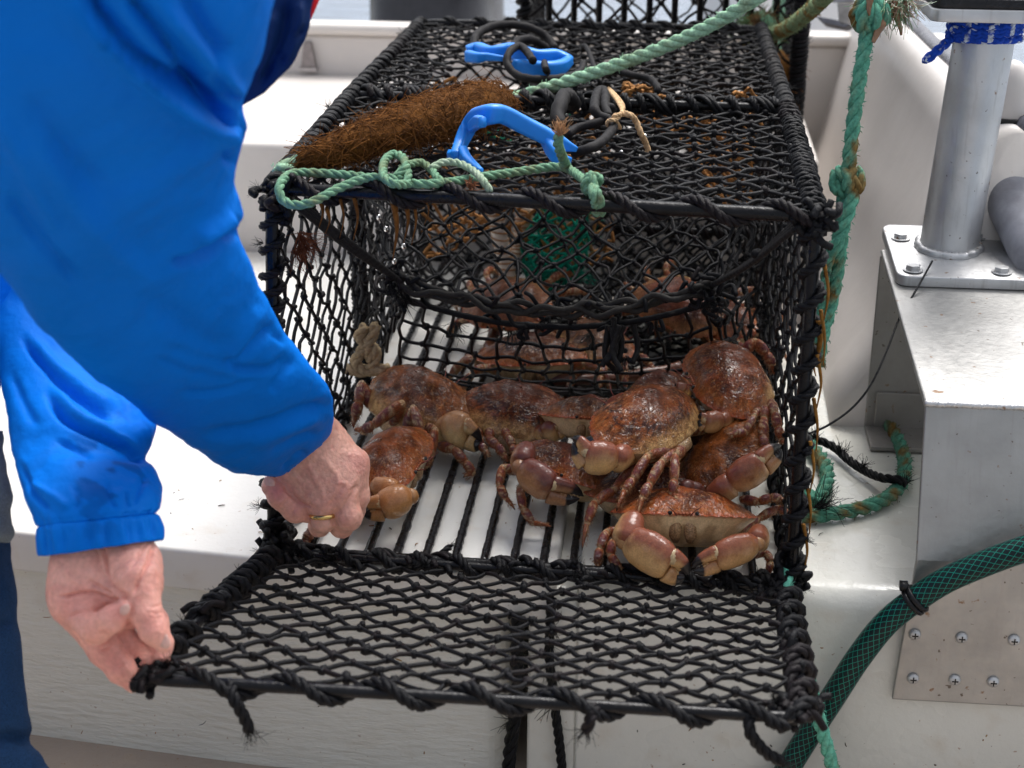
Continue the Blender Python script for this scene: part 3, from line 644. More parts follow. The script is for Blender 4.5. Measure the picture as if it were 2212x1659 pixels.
# ------------------------------------------------------------------ crabs
def _crabx(m, N, L, b, tc):
    mp = N.new('ShaderNodeMapping'); mp.inputs['Scale'].default_value = (1, 1, 1.6); L.new(tc.outputs['Object'], mp.inputs[0])
    n = N.new('ShaderNodeTexNoise'); n.inputs['Scale'].default_value = 105; n.inputs['Detail'].default_value = 2.5; n.inputs['Roughness'].default_value = .5; n.inputs['Distortion'].default_value = 1.2; L.new(mp.outputs[0], n.inputs['Vector'])
    bp = N.new('ShaderNodeBump'); bp.inputs['Distance'].default_value = .0046; L.new(n.outputs['Fac'], bp.inputs['Height']); L.new(bp.outputs[0], b.inputs['Coat Normal'])
    w = N.new('ShaderNodeTexNoise'); w.inputs['Scale'].default_value = 46; w.inputs['Detail'].default_value = 2; L.new(tc.outputs['Object'], w.inputs['Vector'])
    mr = N.new('ShaderNodeMapRange'); mr.inputs[1].default_value = .40; mr.inputs[2].default_value = .62; mr.inputs[3].default_value = .12; mr.inputs[4].default_value = 1.0; L.new(w.outputs['Fac'], mr.inputs[0]); L.new(mr.outputs[0], b.inputs['Coat Weight'])
m_crab = M('wet_crab_shell', rough=.55, bump=.0012, bscale=420, noise=.5, nscale=650, coat=.9, spec=.06, extra=_crabx)
CREAM = A(.62, .40, .17); CREAM2 = A(.64, .47, .26); BRN = A(.20, .058, .014); ORG = A(.30, .095, .022); DRK = A(.040, .012, .008); PUR = A(.13, .035, .045); MAUVE = A(.26, .085, .06)
def _clawx(m, N, L, b, tc):
    n = N.new('ShaderNodeTexNoise'); n.inputs['Scale'].default_value = 80; n.inputs['Detail'].default_value = 2; L.new(tc.outputs['Object'], n.inputs['Vector'])
    bp = N.new('ShaderNodeBump'); bp.inputs['Distance'].default_value = .0022; L.new(n.outputs['Fac'], bp.inputs['Height']); L.new(bp.outputs[0], b.inputs['Coat Normal'])
m_claw = M('smooth_claw_shell', rough=.42, bump=.0004, bscale=700, noise=.16, nscale=520, coat=.55, spec=.2, extra=_clawx)
def loft(mb, C, ra, rb, up, colf, n=12, cap=True):
    """elliptical tube: ra along 'up', rb across; colf(points, up-coordinate -1..1, along 0..1)"""
    C = np.asarray(C, float); m_ = len(C); T = np.gradient(C, axis=0); T /= np.linalg.norm(T, axis=1)[:, None]+1e-12
    up = np.broadcast_to(np.asarray(up, float), (m_, 3)); U_ = up-T*np.sum(up*T, 1)[:, None]; U_ /= np.linalg.norm(U_, axis=1)[:, None]+1e-9; Bn = np.cross(T, U_)
    th = np.arange(n)*2*math.pi/n; G = C[:, None]+np.asarray(ra)[:, None, None]*np.cos(th)[None, :, None]*U_[:, None]+np.asarray(rb)[:, None, None]*np.sin(th)[None, :, None]*Bn[:, None]
    h = np.repeat(np.cos(th)[None], m_, 0); al = np.repeat(np.linspace(0, 1, m_)[:, None], n, 1)
    o = mb.n; mb.grid(G, colf(G.reshape(-1, 3), h.ravel(), al.ravel()), closed_v=True, flip=True)
    if cap: mb.F += [tuple(o+j for j in range(n)), tuple(o+(m_-1)*n+j for j in reversed(range(n)))]; mb.MI += [0, 0]
def seg_profile(m_, a, mid, b_, r):
    t = np.linspace(0, 1, m_); p = np.interp(t, [0, .12, .5, .88, 1], [a*.75, a, mid, b_, b_*.72]); return p*r
def leg_col(hue, dors=1.0):
    def f(P, h, al):
        n1 = vnoise(P, 620, 3); n2 = vnoise(P, 190, 5); c_ = mix(hue*.95, hue*1.35, n2)
        c_ = mix(c_, PUR*.9, sstep(.45, .9, h)*sstep(.12, .3, al)*sstep(.95, .75, al)*sstep(.25, .5, n2)*.85)
        c_ = mix(c_, CREAM2*.8, sstep(.62, .80, n1)*.7)
        c_ = mix(c_, CREAM2*.75, sstep(.09, .02, al)*.6+sstep(.93, .98, al)*.6)
        return mix(c_, CREAM*.8, sstep(-.1, -.8, h)*.55)
    return f
def leg(mb, J, r, up, hue, seed=0, hair=1.0):
    """J: joints from the body outwards (5 points: root, merus end, carpus end, propodus end, tip)"""
    J = [np.asarray(p, float) for p in J]; r2 = np.random.default_rng(seed)
    prof = [(.95, 1.2, .95), (.95, 1.12, .95), (.95, 1.05, .8)]; prof = prof[:len(J)-2]
    k = 0
    for k in range(len(J)-2):
        a, b_ = J[k], J[k+1]; m_ = 12; C = a+(b_-a)*np.linspace(0, 1, m_)[:, None]; p = seg_profile(m_, *prof[min(k, 2)], r)
        u_ = up-nrm(b_-a)*(up @ nrm(b_-a)); C = C+nrm(u_)*(np.sin(np.linspace(0, math.pi, m_))*r*.22)[:, None]
        loft(mb, C, p*1.12, p*.84, up, leg_col(hue), 11)
        mb.blob(b_, r*.66, CREAM2*.45+hue*.5, nu=8, nv=5, noise=.2)
        if hair:
            for q in range(int(80*hair)):
                t = .06+.9*r2.random(); s_ = nrm(np.cross(b_-a, up)); an = r2.random()*6.28; d = math.cos(an)*nrm(u_)+math.sin(an)*s_*.8
                p0 = a+(b_-a)*t+d*r*.8; mb.tube(np.array([p0, p0+d*r*(.3+.35*r2.random())+nrm(b_-a)*r*.3]), [.00034, .00014], A(.30, .14, .06), n=3, cap=False)
    a, b_ = J[-2], J[-1]; m_ = 10; t = np.linspace(0, 1, m_); C = a+(b_-a)*t[:, None]; u_ = nrm(up-nrm(b_-a)*(up @ nrm(b_-a))); C = C+u_*(np.sin(t*math.pi)*r*.35)[:, None]
    p = r*np.interp(t, [0, .15, .7, 1], [.6, .66, .36, .06])
    def dc(P, h, al): c_ = leg_col(hue)(P, h*.3, .5+al*0); return mix(c_, A(.012, .008, .008), sstep(.80, .88, al))
    loft(mb, C, p, p*.75, up, dc, 9)
    if hair:
        for q in range(int(60*hair)):
            t = .75*r2.random(); an = r2.random()*6.28; s_ = nrm(np.cross(b_-a, up)); d = math.cos(an)*u_+math.sin(an)*s_; p0 = a+(b_-a)*t+d*r*.45
            mb.tube(np.array([p0, p0+d*r*.4+nrm(b_-a)*r*.4]), [.00028, .00012], A(.30, .14, .06), n=3, cap=False)
def claw_col(hue, pale, lo=-.35, hi=.35, tipfrom=None, seed=0):
    def f(P, h, al):
        n1 = fbm(P, 120, seed); n2 = vnoise(P, 700, seed+2)
        c_ = mix(pale, hue, sstep(lo+.20, hi+.50, h+(n1-.5)*.8)); c_ = mix(c_, hue*.6, sstep(.6, .8, n1)*.5*sstep(-.2, .4, h))
        c_ = c_*(.9+.2*n2[:, None])
        if tipfrom is not None: c_ = mix(c_, A(.010, .008, .009), sstep(tipfrom-.04, tipfrom+.04, al+(n1-.5)*.08))
        return c_
    return f
def claw(mb, J, sz, up, hue=None, pale=None, thick=.62, seed=0, open_=.25, bare=False):
    """J: root, carpus centre, wrist, palm end, finger tip; sz: palm half height"""
    hue = (MAUVE if hue is None else hue)*A(.76, .60, .50); pale = (CREAM if pale is None else pale)*A(.98, .88, .66)
    J = [np.asarray(p, float) for p in J]; up = nrm(up); sz = sz*1.08; thick = max(thick, .72); f0 = len(mb.MI)
    if not bare:
        a, b_ = J[0], J[1]; m_ = 10; C = a+(b_-a)*np.linspace(0, 1, m_)[:, None]; p = seg_profile(m_, .4, .55, .6, sz); loft(mb, C, p, p*.8, up, claw_col(hue, pale, seed=seed), 12)
    # carpus: a rounded knuckle
    d = nrm(J[2]-J[1]); m_ = 16; t = np.linspace(-1, 1, m_); C = J[1]+d*(t*sz*.92)[:, None]+nrm(up)*(sz*.12*(1-t*t))[:, None]; p = sz*.80*np.interp(t, [-1, -.85, -.45, .25, .75, 1], [.12, .46, .82, 1.0, .96, .55]); loft(mb, C, p, p*.85, up, claw_col(hue, pale, -.5, .2, seed=seed+1), 16)
    mb.blob(J[2]+up*sz*.05, sz*.50, mix(pale*.7, hue, .3), nu=10, nv=7)
    # palm
    a, b_ = J[2], J[3]; m_ = 22; t = np.linspace(0, 1, m_); C = a+(b_-a)*t[:, None]; u_ = nrm(up-nrm(b_-a)*(up @ nrm(b_-a))); C = C+u_*(np.sin(t*math.pi)*sz*.10)[:, None]
    p = sz*np.interp(t, [0, .05, .2, .5, .8, .95, 1], [.42, .62, .9, 1.03, .98, .84, .6]); p = np.convolve(np.pad(p, 1, 'edge'), [.25, .5, .25], 'valid')
    loft(mb, C, p, p*thick, up, claw_col(hue, pale, -.45, .35, seed=seed+2), 22)
    # little rim where the palm meets the knuckle, and around the movable finger
    sd_ = nrm(np.cross(b_-a, up))
    # fingers
    tip = J[4]; L_ = np.linalg.norm(tip-b_); dn = nrm(tip-b_)
    for k, (o0, o1, rr) in enumerate(((.46, open_, .47), (-.42, -.02, .50))):
        s0 = b_-nrm(b_-a)*sz*.12+u_*sz*o0; e0 = tip+u_*sz*o1-(dn*sz*.15 if k else 0); q = (s0+e0)/2+u_*sz*(.16 if k == 0 else -.16)+dn*L_*.08
        C = crom([s0, q, e0], 9); m_ = len(C); t = np.linspace(0, 1, m_); p = sz*rr*np.interp(t, [0, .1, .5, .85, 1], [.95, 1.0, .72, .34, .05])
        loft(mb, C, p, p*.8, up, claw_col(hue if k == 0 else hue*.5+pale*.5, pale, -.5, .3, tipfrom=.52, seed=seed+4+k), 12)
        if k == 0: mb.blob(s0+dn*sz*.05, (sz*.42, sz*.42, sz*.42), CREAM2*.8, nu=10, nv=6)
        for q_ in np.linspace(.35, .85, 5):    # teeth on the inner edges
            i = int(q_*(m_-1)); mb.blob(C[i]-u_*p[i]*(.8 if k == 0 else -.8), p[i]*.42, A(.03, .02, .02) if q_ > .5 else pale*.8, nu=6, nv=4)
    mb.MI[f0:] = [1]*(len(mb.MI)-f0)
OUT = crom([(0, .046), (.012, .049), (.03, .050), (.05, .043), (.068, .030), (.080, .012), (.0825, .002), (.080, -.009), (.068, -.027), (.052, -.040), (.036, -.049), (.02, -.0515), (0, -.052)], 8)
def shell(mb, Mw, s, tint, seed=0, hgt=.040, dark_mid=.6, spots=.5, pale_rim=0.0):
    """carapace with pie-crust front edge, underside and mouth; Mw maps local (x right, y ahead, z up) to world"""
    half = OUT; full = np.vstack([half, (half*A(-1, 1))[::-1][1:-1]]); nA = len(full); ang = np.arange(nA)
    cen = A(0, .002); loc = full-cen; front = sstep(-.012, .004, full[:, 1]); side = np.abs(full[:, 0])
    sarc = np.r_[0, np.cumsum(np.linalg.norm(np.diff(full, axis=0), axis=1))]; lob = sarc/.0112
    sc_ = np.abs(np.sin(math.pi*lob)); scal = (sc_**.6)*front*sstep(.012, .02, side)
    rho = np.r_[0.02, np.linspace(.08, .91, 26), .94, .97, 1.0]
    n_ = len(rho); G = np.zeros((n_, nA, 3)); Cc = np.zeros((n_, nA, 3)); r2 = np.random.default_rng(seed)
    for i, q in enumerate(rho):
        k = 1+.05*scal*sstep(.86, 1, q); xy = cen+loc*q*k[:, None]
        z = hgt*np.clip(1-q**2.1, 0, 1)**.86
        P3 = np.c_[xy, np.full(nA, z)]
        z = z+(vnoise(P3*A(1, 1, .3), 75, seed)-.5)*.0055*(1-q**4)+.0018*np.cos(xy[:, 0]*150)*(1-q)*(1-q**3)
        z = z-(1-sc_)*front*.0016*sstep(.75, .97, q)+.0035*front*sstep(.8, 1, q)*0
        G[i] = np.c_[xy, z]
        w3 = np.c_[xy, z]*s; n1 = fbm(w3, 60, seed); n2 = vnoise(w3, 230, seed+1); n3 = vnoise(w3, 800, seed+2)
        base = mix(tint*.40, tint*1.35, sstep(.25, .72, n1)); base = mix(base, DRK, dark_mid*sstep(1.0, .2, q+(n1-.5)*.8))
        base = mix(base, DRK*.9, np.minimum(1, spots*1.15)*sstep(.54, .61, n2)*sstep(.3, .7, q)); base = mix(base, A(.34, .16, .06), .55*sstep(.66, .82, vnoise(w3, 1100, seed+6))*sstep(.15, .5, q)); base = mix(base, ORG*1.15, sstep(.70, .98, q)*.55*(.4+.6*n1))
        base = mix(base, A(.34, .075, .03), sstep(.955, .985, q)*front*.8)
        rear = sstep(-.018, -.045, xy[:, 1])*sstep(.72, .95, q); base = mix(base, CREAM*.95, rear*.8*(.35+.65*sstep(.35, .6, 1-n2)))
        base = mix(base, CREAM, pale_rim*sstep(.6, .95, q)*.6); base = base*(.72+.56*n3[:, None]); Cc[i] = base
    low = [(.985, -.0035), (.93, -.008), (.84, -.015), (.72, -.026), (.58, -.033), (.35, -.036), (.02, -.036)]
    G2 = np.zeros((len(low), nA, 3)); C2 = np.zeros((len(low), nA, 3))
    for i, (q, z) in enumerate(low):
        xy = cen+loc*q+A(0, -.004)*i/6; P3 = np.c_[xy, np.full(nA, z)]; n1 = fbm(P3, 70, seed+9); n2 = vnoise(P3, 380, seed+4)
        G2[i] = np.c_[xy+loc*((n1-.5)*.16)[:, None], z+(n1-.5)*.010*(i > 0)]; C2[i] = mix(mix(CREAM2*1.12, A(.34, .21, .10), sstep(.46, .66, n1)*.7), A(.30, .18, .08), .65*np.exp(-(xy[:, 0]/.022)**2)*(xy[:, 1] > 0)*sstep(.9, .7, q))*(.85+.3*n2[:, None])
    Gl = np.vstack([G, G2]); Cl = np.vstack([Cc, C2]); Wd = (np.c_[Gl.reshape(-1, 3)*s, np.ones(Gl.shape[0]*nA)] @ Mw.T)[:, :3].reshape(Gl.shape)
    mb.grid(Wd[:n_], Cl[:n_], closed_v=True); mb.grid(Wd[n_-1:], np.vstack([Cl[n_-1:n_]*.8+CREAM*.2, Cl[n_:]]), closed_v=True, mi=1)
    W_ = lambda *p: (Mw @ np.r_[np.array(p)*s, 1])[:3]; U3 = Mw[:3, :3]
    # eyes in their notches, antennae, mouth plates, teeth of the forehead
    for sg in (-1, 1):
        mb.blob(W_(sg*.0155, .0475, .0005), .0036*s, A(.45, .25, .14), nu=9, nv=6); mb.blob(W_(sg*.0155, .0505, .0018), .0026*s, A(.012, .010, .010), nu=9, nv=6)
        mb.tube(crom([W_(sg*.008, .048, -.001), W_(sg*.012, .060, .004), W_(sg*.02, .070, .010)], 6), np.linspace(.0011, .0003, 13)*s, A(.2, .05, .04), n=4)
        loft(mb, np.array([W_(sg*.0075, .040, -.006), W_(sg*.0085, .039, -.014), W_(sg*.009, .035, -.024), W_(sg*.008, .028, -.031)]), np.array([.004, .0075, .0075, .004])*s, np.array([.003, .006, .006, .003])*s, U3 @ A(1, 0, 0), lambda P, h, al: mix(A(.40, .26, .13), A(.20, .10, .05), vnoise(P, 260, 3)), 10)
        loft(mb, np.array([W_(sg*.020, .036, -.008), W_(sg*.021, .034, -.018), W_(sg*.018, .028, -.028)]), np.array([.004, .0065, .003])*s, np.array([.003, .004, .002])*s, U3 @ A(1, 0, 0), lambda P, h, al: mix(CREAM2*.8, A(.30, .17, .08), vnoise(P, 260, 5)), 8)
    for k in range(-2, 3): mb.blob(W_(k*.0042, .0475, .0012), .0022*s, A(.34, .10, .04), nu=7, nv=4)
    if True:      # abdomen folded under the rear
        loft(mb, np.array([W_(0, -.050, -.002), W_(0, -.053, -.012), W_(0, -.047, -.024), W_(0, -.035, -.032)]), np.array([.015, .018, .016, .01])*s, np.array([.004, .006, .006, .004])*s, U3 @ A(1, 0, 0), lambda P, h, al: mix(CREAM2*.75, A(.32, .17, .08), vnoise(P, 200, 8)), 12)
def frame_at(p, head, pitch=0, roll=0):
    """head: degrees, 0 = facing +y (away), 90 = facing +x, 180 = facing the camera"""
    m_ = Matrix.Translation(Vector(p)) @ Matrix.Rotation(R(-head), 4, 'Z') @ Matrix.Rotation(R(pitch), 4, 'X') @ Matrix.Rotation(R(roll), 4, 'Y'); return np.array(m_)
def frame_view(p, f, u):
    '''f, u: ahead and up directions given as (right, up, towards the camera)'''
    q = lambda a: nrm(_rt*a[0]+_up*a[1]-_fw*a[2]); u_ = q(u); f_ = q(f); f_ = nrm(f_-u_*(f_ @ u_)); m_ = np.eye(4); m_[:3, 0] = np.cross(f_, u_); m_[:3, 1] = f_; m_[:3, 2] = u_; m_[:3, 3] = p; return m_
def crab(label, p, head, pitch=0, roll=0, s=1.0, tint=BRN, seed=0, legs='LR', legs_px=(), claws_px=(), hgt=.040, dark_mid=.6, spots=.5, pale_rim=0, hue=None, fold=0.0, group='brown crabs caught in the front of the pot', skip=()):
    Mw = frame_view(p, *head) if isinstance(head, tuple) else frame_at(p, head, pitch, roll); mb = MB(); r2 = np.random.default_rng(seed+77); hue = A(.20, .058, .022) if hue is None else hue
    tint = np.asarray(tint)*A(.54, .38, .25); shell(mb, Mw, s, tint, seed, hgt*.9, dark_mid, spots, pale_rim)
    W_ = lambda *q: (Mw @ np.r_[np.array(q)*s, 1])[:3]; upw = Mw[:3, :3] @ A(0, 0, 1)
    for sgn, key in ((-1, 'L'), (1, 'R')):
        if key not in legs: continue
        for i in range(4):
            if (key, i) in skip: continue
            az = R((35, 8, -18, -42)[i]+8*(r2.random()-.5)); bx, by = (.042, .045, .044, .036)[i], (.018, .002, -.014, -.030)[i]
            d = A(sgn*math.cos(az), math.sin(az), 0); Lm = .038*(1, 1.1, 1.05, .9)[i]
            root = A(sgn*bx, by, -.020); k1 = root+d*Lm+A(0, 0, .014+.006*r2.random()-fold*.02); d2 = nrm(d*A(.6, 1, 1)+A(0, -.35, 0)); k2 = k1+d2*.020+A(0, 0, -.008); k3 = k2+d2*.016+A(0, -.004, -.022); k4 = k3+d2*.006+A(0, 0, -.026)
            leg(mb, [W_(*q) for q in (root, k1, k2, k3, k4)], .0062*s, upw, hue, seed*9+i, .5)
    for lp in legs_px:
        pts, rpx = lp; P = [D(*q) for q in pts]; leg(mb, P, rpx*pts[1][2]/FPX, A(0, -.55, .83), hue, seed*13+len(mb.V), 1.0)
    for cp_ in claws_px:
        P = [D(*q) for q in cp_['j']]; dd = cp_['j'][2][2]; uv = cp_['up']; up3 = nrm(_rt*uv[0]-_up*uv[1]-_fw*uv[2]); claw(mb, P, cp_['h']*dd/FPX, up3, cp_.get('hue'), cp_.get('pale'), cp_.get('thick', .62), seed*3+1, cp_.get('open', .2), cp_.get('bare', False))
    o = mb.build('brown_crab', [m_crab, m_claw], loc=p); tag(o, label, 'crab', group); return o

# front crab, facing the camera, both big claws drawn in before its face
crab('orange-red crab facing the camera with both claws before its mouth, frontmost in the pot', D(1476, 1112, 1.885), 181, 26, 1, .99, A(.34, .10, .025), 1, legs='', dark_mid=.35, hgt=.036,
     claws_px=[dict(j=[(1400, 1175, 1.87), (1358, 1142, 1.83), (1350, 1168, 1.82), (1448, 1222, 1.795), (1486, 1250, 1.80)], up=(.50, -.62, .45), h=43, hue=A(.30, .105, .06), pale=A(.60, .40, .22), thick=.7),
               dict(j=[(1565, 1185, 1.87), (1640, 1162, 1.83), (1636, 1176, 1.815), (1545, 1208, 1.80), (1492, 1234, 1.80)], up=(-.30, -.78, .45), h=34, hue=A(.32, .11, .055), pale=A(.58, .36, .2), thick=.7)],
     legs_px=[([(1350, 1150, 1.88), (1310, 1150, 1.86), (1296, 1185, 1.85), (1290, 1215, 1.85), (1296, 1245, 1.85)], 12), ([(1360, 1165, 1.87), (1322, 1172, 1.855), (1318, 1200, 1.845), (1340, 1235, 1.84), (1375, 1255, 1.845)], 12),
              ([(1600, 1150, 1.90), (1640, 1120, 1.92), (1680, 1098, 1.93), (1700, 1110, 1.93), (1710, 1130, 1.93)], 11), ([(1610, 1200, 1.87), (1655, 1195, 1.87), (1665, 1215, 1.86), (1660, 1238, 1.86), (1640, 1250, 1.855)], 10)])
# crab climbing over the others in the middle
crab('glossy speckled crab climbing on top of the pile, three legs hanging over the front crab', D(1398, 908, 1.955), ((-.76, .22, -.55), (.12, .84, .54)), 0, 0, 1.04, A(.30, .105, .035), 2, legs='R', dark_mid=.5, spots=.95, fold=.4,
     claws_px=[dict(j=[(1375, 985, 1.93), (1345, 990, 1.90), (1332, 995, 1.89), (1262, 990, 1.88), (1234, 950, 1.885)], up=(.1, -.85, .5), h=37, hue=A(.27, .09, .05), pale=A(.62, .43, .24), thick=.75, open=.1),
               dict(j=[(1330, 900, 2.0), (1325, 872, 1.99), (1330, 870, 1.99), (1360, 866, 1.985), (1385, 870, 1.985)], up=(0, -1, .3), h=17, hue=A(.26, .07, .03), pale=A(.6, .4, .22))],
     legs_px=[([(1455, 975, 1.925), (1400, 985, 1.895), (1366, 1040, 1.88), (1350, 1060, 1.87), (1331, 1105, 1.86)], 12.5), ([(1470, 978, 1.92), (1430, 998, 1.88), (1402, 1048, 1.86), (1388, 1075, 1.85), (1374, 1125, 1.84)], 12.5),
              ([(1475, 975, 1.925), (1458, 985, 1.89), (1456, 1040, 1.865), (1452, 1065, 1.86), (1476, 1106, 1.85)], 12.5), ([(1380, 1000, 1.93), (1325, 1060, 1.90), (1285, 1085, 1.88), (1268, 1130, 1.87), (1257, 1190, 1.87)], 12)])
# crab in the upper right corner
crab('large rounded crab highest in the right corner against the side net', D(1574, 822, 2.03), ((-.95, -.15, .1), (.08, .84, .54)), 0, 0, 1.0, A(.32, .10, .03), 3, legs='', dark_mid=.55, hgt=.046,
     claws_px=[dict(j=[(1590, 900, 1.99), (1568, 908, 1.97), (1560, 912, 1.965), (1520, 915, 1.955), (1506, 905, 1.955)], up=(0, -.8, .6), h=24, hue=A(.25, .09, .045), pale=A(.55, .36, .2), thick=.8),
               dict(j=[(1490, 850, 2.02), (1478, 850, 2.01), (1474, 850, 2.0), (1462, 846, 2.0), (1456, 838, 2.0)], up=(0, -1, .3), h=20, hue=A(.2, .06, .03))],
     legs_px=[([(1610, 760, 2.06), (1630, 738, 2.06), (1655, 765, 2.06), (1668, 790, 2.06), (1672, 810, 2.06)], 13), ([(1655, 885, 1.97), (1650, 905, 1.95), (1647, 945, 1.94), (1652, 965, 1.935), (1648, 975, 1.935)], 13),
              ([(1665, 870, 1.97), (1674, 895, 1.95), (1680, 925, 1.94), (1688, 950, 1.935), (1690, 960, 1.935)], 12), ([(1640, 890, 1.98), (1628, 902, 1.95), (1610, 935, 1.94), (1580, 940, 1.935), (1570, 942, 1.935)], 11)])
# crab standing on its side under it
crab('amber crab tipped on its side below the corner crab, big pincer against the right post', D(1556, 992, 1.96), ((.62, -.45, .64), (-.50, .60, .62)), 0, 0, .88, A(.34, .13, .035), 4, legs='', dark_mid=.25, hgt=.034,
     claws_px=[dict(j=[(1640, 1000, 1.93), (1560, 1062, 1.885), (1578, 1050, 1.88), (1650, 1000, 1.87), (1692, 966, 1.88)], up=(-.45, -.65, .6), h=37, hue=A(.27, .09, .05), pale=A(.5, .30, .17), thick=.75),
               dict(j=[(1520, 1060, 1.93), (1496, 1060, 1.91), (1490, 1060, 1.91), (1475, 1065, 1.905), (1464, 1068, 1.905)], up=(0, -.8, .6), h=25, hue=A(.12, .045, .04), pale=A(.2, .08, .06))],
     legs_px=[([(1600, 1080, 1.93), (1640, 1085, 1.92), (1665, 1075, 1.92), (1685, 1078, 1.92), (1700, 1090, 1.92)], 11)])
# left crab seen from behind with a pale claw
crab('pale-legged crab seen from behind at the left net, with a large cream claw', D(905, 868, 2.185), 38, 12, 4, 1.08, A(.33, .125, .04), 5, legs='', dark_mid=.45, hgt=.048, pale_rim=.1,
     claws_px=[dict(j=[(950, 915, 2.16), (962, 930, 2.14), (965, 932, 2.125), (1010, 935, 2.105), (1042, 958, 2.105)], up=(.25, -.8, .55), h=40, hue=A(.50, .30, .15), pale=A(.62, .47, .28), thick=.8, open=.1)],
     legs_px=[([(800, 880, 2.2), (782, 830, 2.2), (776, 870, 2.19), (768, 900, 2.19), (764, 925, 2.19)], 14), ([(850, 915, 2.14), (868, 872, 2.12), (805, 920, 2.11), (785, 932, 2.11), (765, 930, 2.12)], 13),
              ([(880, 930, 2.13), (893, 882, 2.11), (908, 930, 2.10), (918, 970, 2.09), (912, 1000, 2.09)], 13), ([(925, 930, 2.12), (940, 930, 2.10), (930, 985, 2.09), (920, 1005, 2.09), (908, 1015, 2.09)], 12),
              ([(950, 965, 2.12), (980, 970, 2.10), (1005, 1000, 2.095), (1022, 1022, 2.09), (1000, 1032, 2.09)], 12)])
# second crab from the left
crab('dark mottled crab behind the bare rods, between the pale-clawed and the speckled crab', D(1121, 892, 2.155), 8, 14, 6, 1.02, A(.28, .085, .03), 6, legs='', dark_mid=.75, hgt=.044, spots=.9,
     claws_px=[dict(j=[(1160, 945, 2.13), (1168, 938, 2.11), (1175, 938, 2.10), (1205, 930, 2.09), (1228, 920, 2.09)], up=(0, -.85, .5), h=23, hue=A(.20, .055, .03), pale=A(.6, .42, .24))],
     legs_px=[([(1060, 930, 2.13), (1055, 950, 2.11), (1075, 965, 2.10), (1090, 985, 2.09), (1096, 1000, 2.09)], 12), ([(1090, 935, 2.12), (1098, 945, 2.10), (1108, 965, 2.09), (1112, 985, 2.085), (1116, 1000, 2.085)], 11), ([(1040, 925, 2.14), (1035, 945, 2.12), (1040, 965, 2.11), (1050, 975, 2.1), (1056, 990, 2.1)], 11)])
# crab under the hand
crab('smooth brown crab gripped by the reaching hand, claw turned towards the rods', D(838, 1003, 1.99), 110, 8, 14, .92, A(.32, .105, .03), 7, legs='', dark_mid=.2, spots=.1, hgt=.042,
     claws_px=[dict(j=[(800, 1030, 1.96), (830, 1058, 1.93), (888, 1074, 1.915), (822, 1098, 1.905), (775, 1106, 1.905)], up=(-.25, -.8, .5), h=34, hue=A(.46, .24, .10), pale=A(.46, .25, .12), thick=.85, open=.1),
               dict(j=[(880, 1010, 1.98), (884, 1025, 1.97), (880, 1030, 1.965), (868, 1040, 1.96), (855, 1052, 1.955)], up=(.7, -.5, .3), h=12, hue=A(.4, .25, .14))],
     legs_px=[([(690, 1130, 1.90), (672, 1150, 1.90), (664, 1165, 1.90), (660, 1180, 1.90), (656, 1195, 1.90)], 13)])
# dark crab with the purple-brown claw in the centre
crab('dark crab low in the middle, holding out a purple-brown black-tipped claw', D(1228, 1010, 2.0), 205, 14, -10, .88, A(.20, .055, .025), 8, legs='', dark_mid=.7, hgt=.034,
     claws_px=[dict(j=[(1150, 985, 1.99), (1130, 985, 1.95), (1122, 1012, 1.93), (1192, 1060, 1.915), (1258, 1078, 1.92)], up=(.45, -.7, .5), h=36, hue=A(.15, .045, .035), pale=A(.40, .22, .13), thick=.75)],
     legs_px=[([(1120, 1020, 1.97), (1085, 1010, 1.96), (1078, 1050, 1.95), (1092, 1075, 1.95), (1113, 1102, 1.95)], 11), ([(1140, 1050, 1.96), (1122, 1055, 1.95), (1130, 1100, 1.94), (1150, 1130, 1.94), (1196, 1140, 1.94)], 11)])
crab('dull brown crab mostly hidden behind the speckled crab', D(1275, 902, 2.10), 185, 20, 0, .80, A(.17, .065, .03), 9, legs='', dark_mid=.5, hgt=.04, spots=.8)
crab('small dark red crab half hidden at the back, between the speckled and the corner crab', D(1420, 852, 2.15), 100, 8, 0, .82, A(.18, .05, .025), 10, legs='', dark_mid=.7, hgt=.04,
     claws_px=[dict(j=[(1370, 860, 2.15), (1385, 850, 2.13), (1390, 848, 2.12), (1430, 845, 2.11), (1455, 842, 2.11)], up=(0, -1, .3), h=16, hue=A(.18, .04, .03), pale=A(.4, .2, .1))])
crab('dark filler crab wedged between the speckled, corner and amber crabs', D(1502, 975, 2.03), 150, 4, 0, .85, A(.14, .05, .035), 17, legs='', dark_mid=.8, hgt=.04)  # added to fill a bright gap in the pile with a dark shell
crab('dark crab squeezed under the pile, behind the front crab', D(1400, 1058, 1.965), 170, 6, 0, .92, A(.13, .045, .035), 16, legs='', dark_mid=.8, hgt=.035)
# back room
g2 = 'crabs in the back room of the pot'
crab('greyish mauve crab leaning upright behind the funnel net on the left', Z(1095, 655, .08), 200, -38, 8, .95, A(.30, .17, .15), 11, dark_mid=.1, spots=.1, group=g2, hgt=.036)
crab('dark brown crab on the floor rods of the back room', Z(1150, 770, .045), 170, 6, 0, 1.0, A(.15, .06, .04), 12, group=g2)
crab('mauve crab with a pale shell patch in the right of the back room', Z(1475, 660, .08), 215, -34, -10, 1.0, A(.31, .13, .11), 13, dark_mid=.15, spots=.2, group=g2, hgt=.038, pale_rim=.3)
crab('grey-brown crab lying in the middle of the back room', Z(1285, 745, .045), 60, 4, 0, .95, A(.19, .12, .10), 14, group=g2, dark_mid=.2)
crab('red-brown crab behind the corner crab in the back room', Z(1555, 690, .06), 220, -16, 0, .9, A(.25, .08, .04), 15, group=g2)
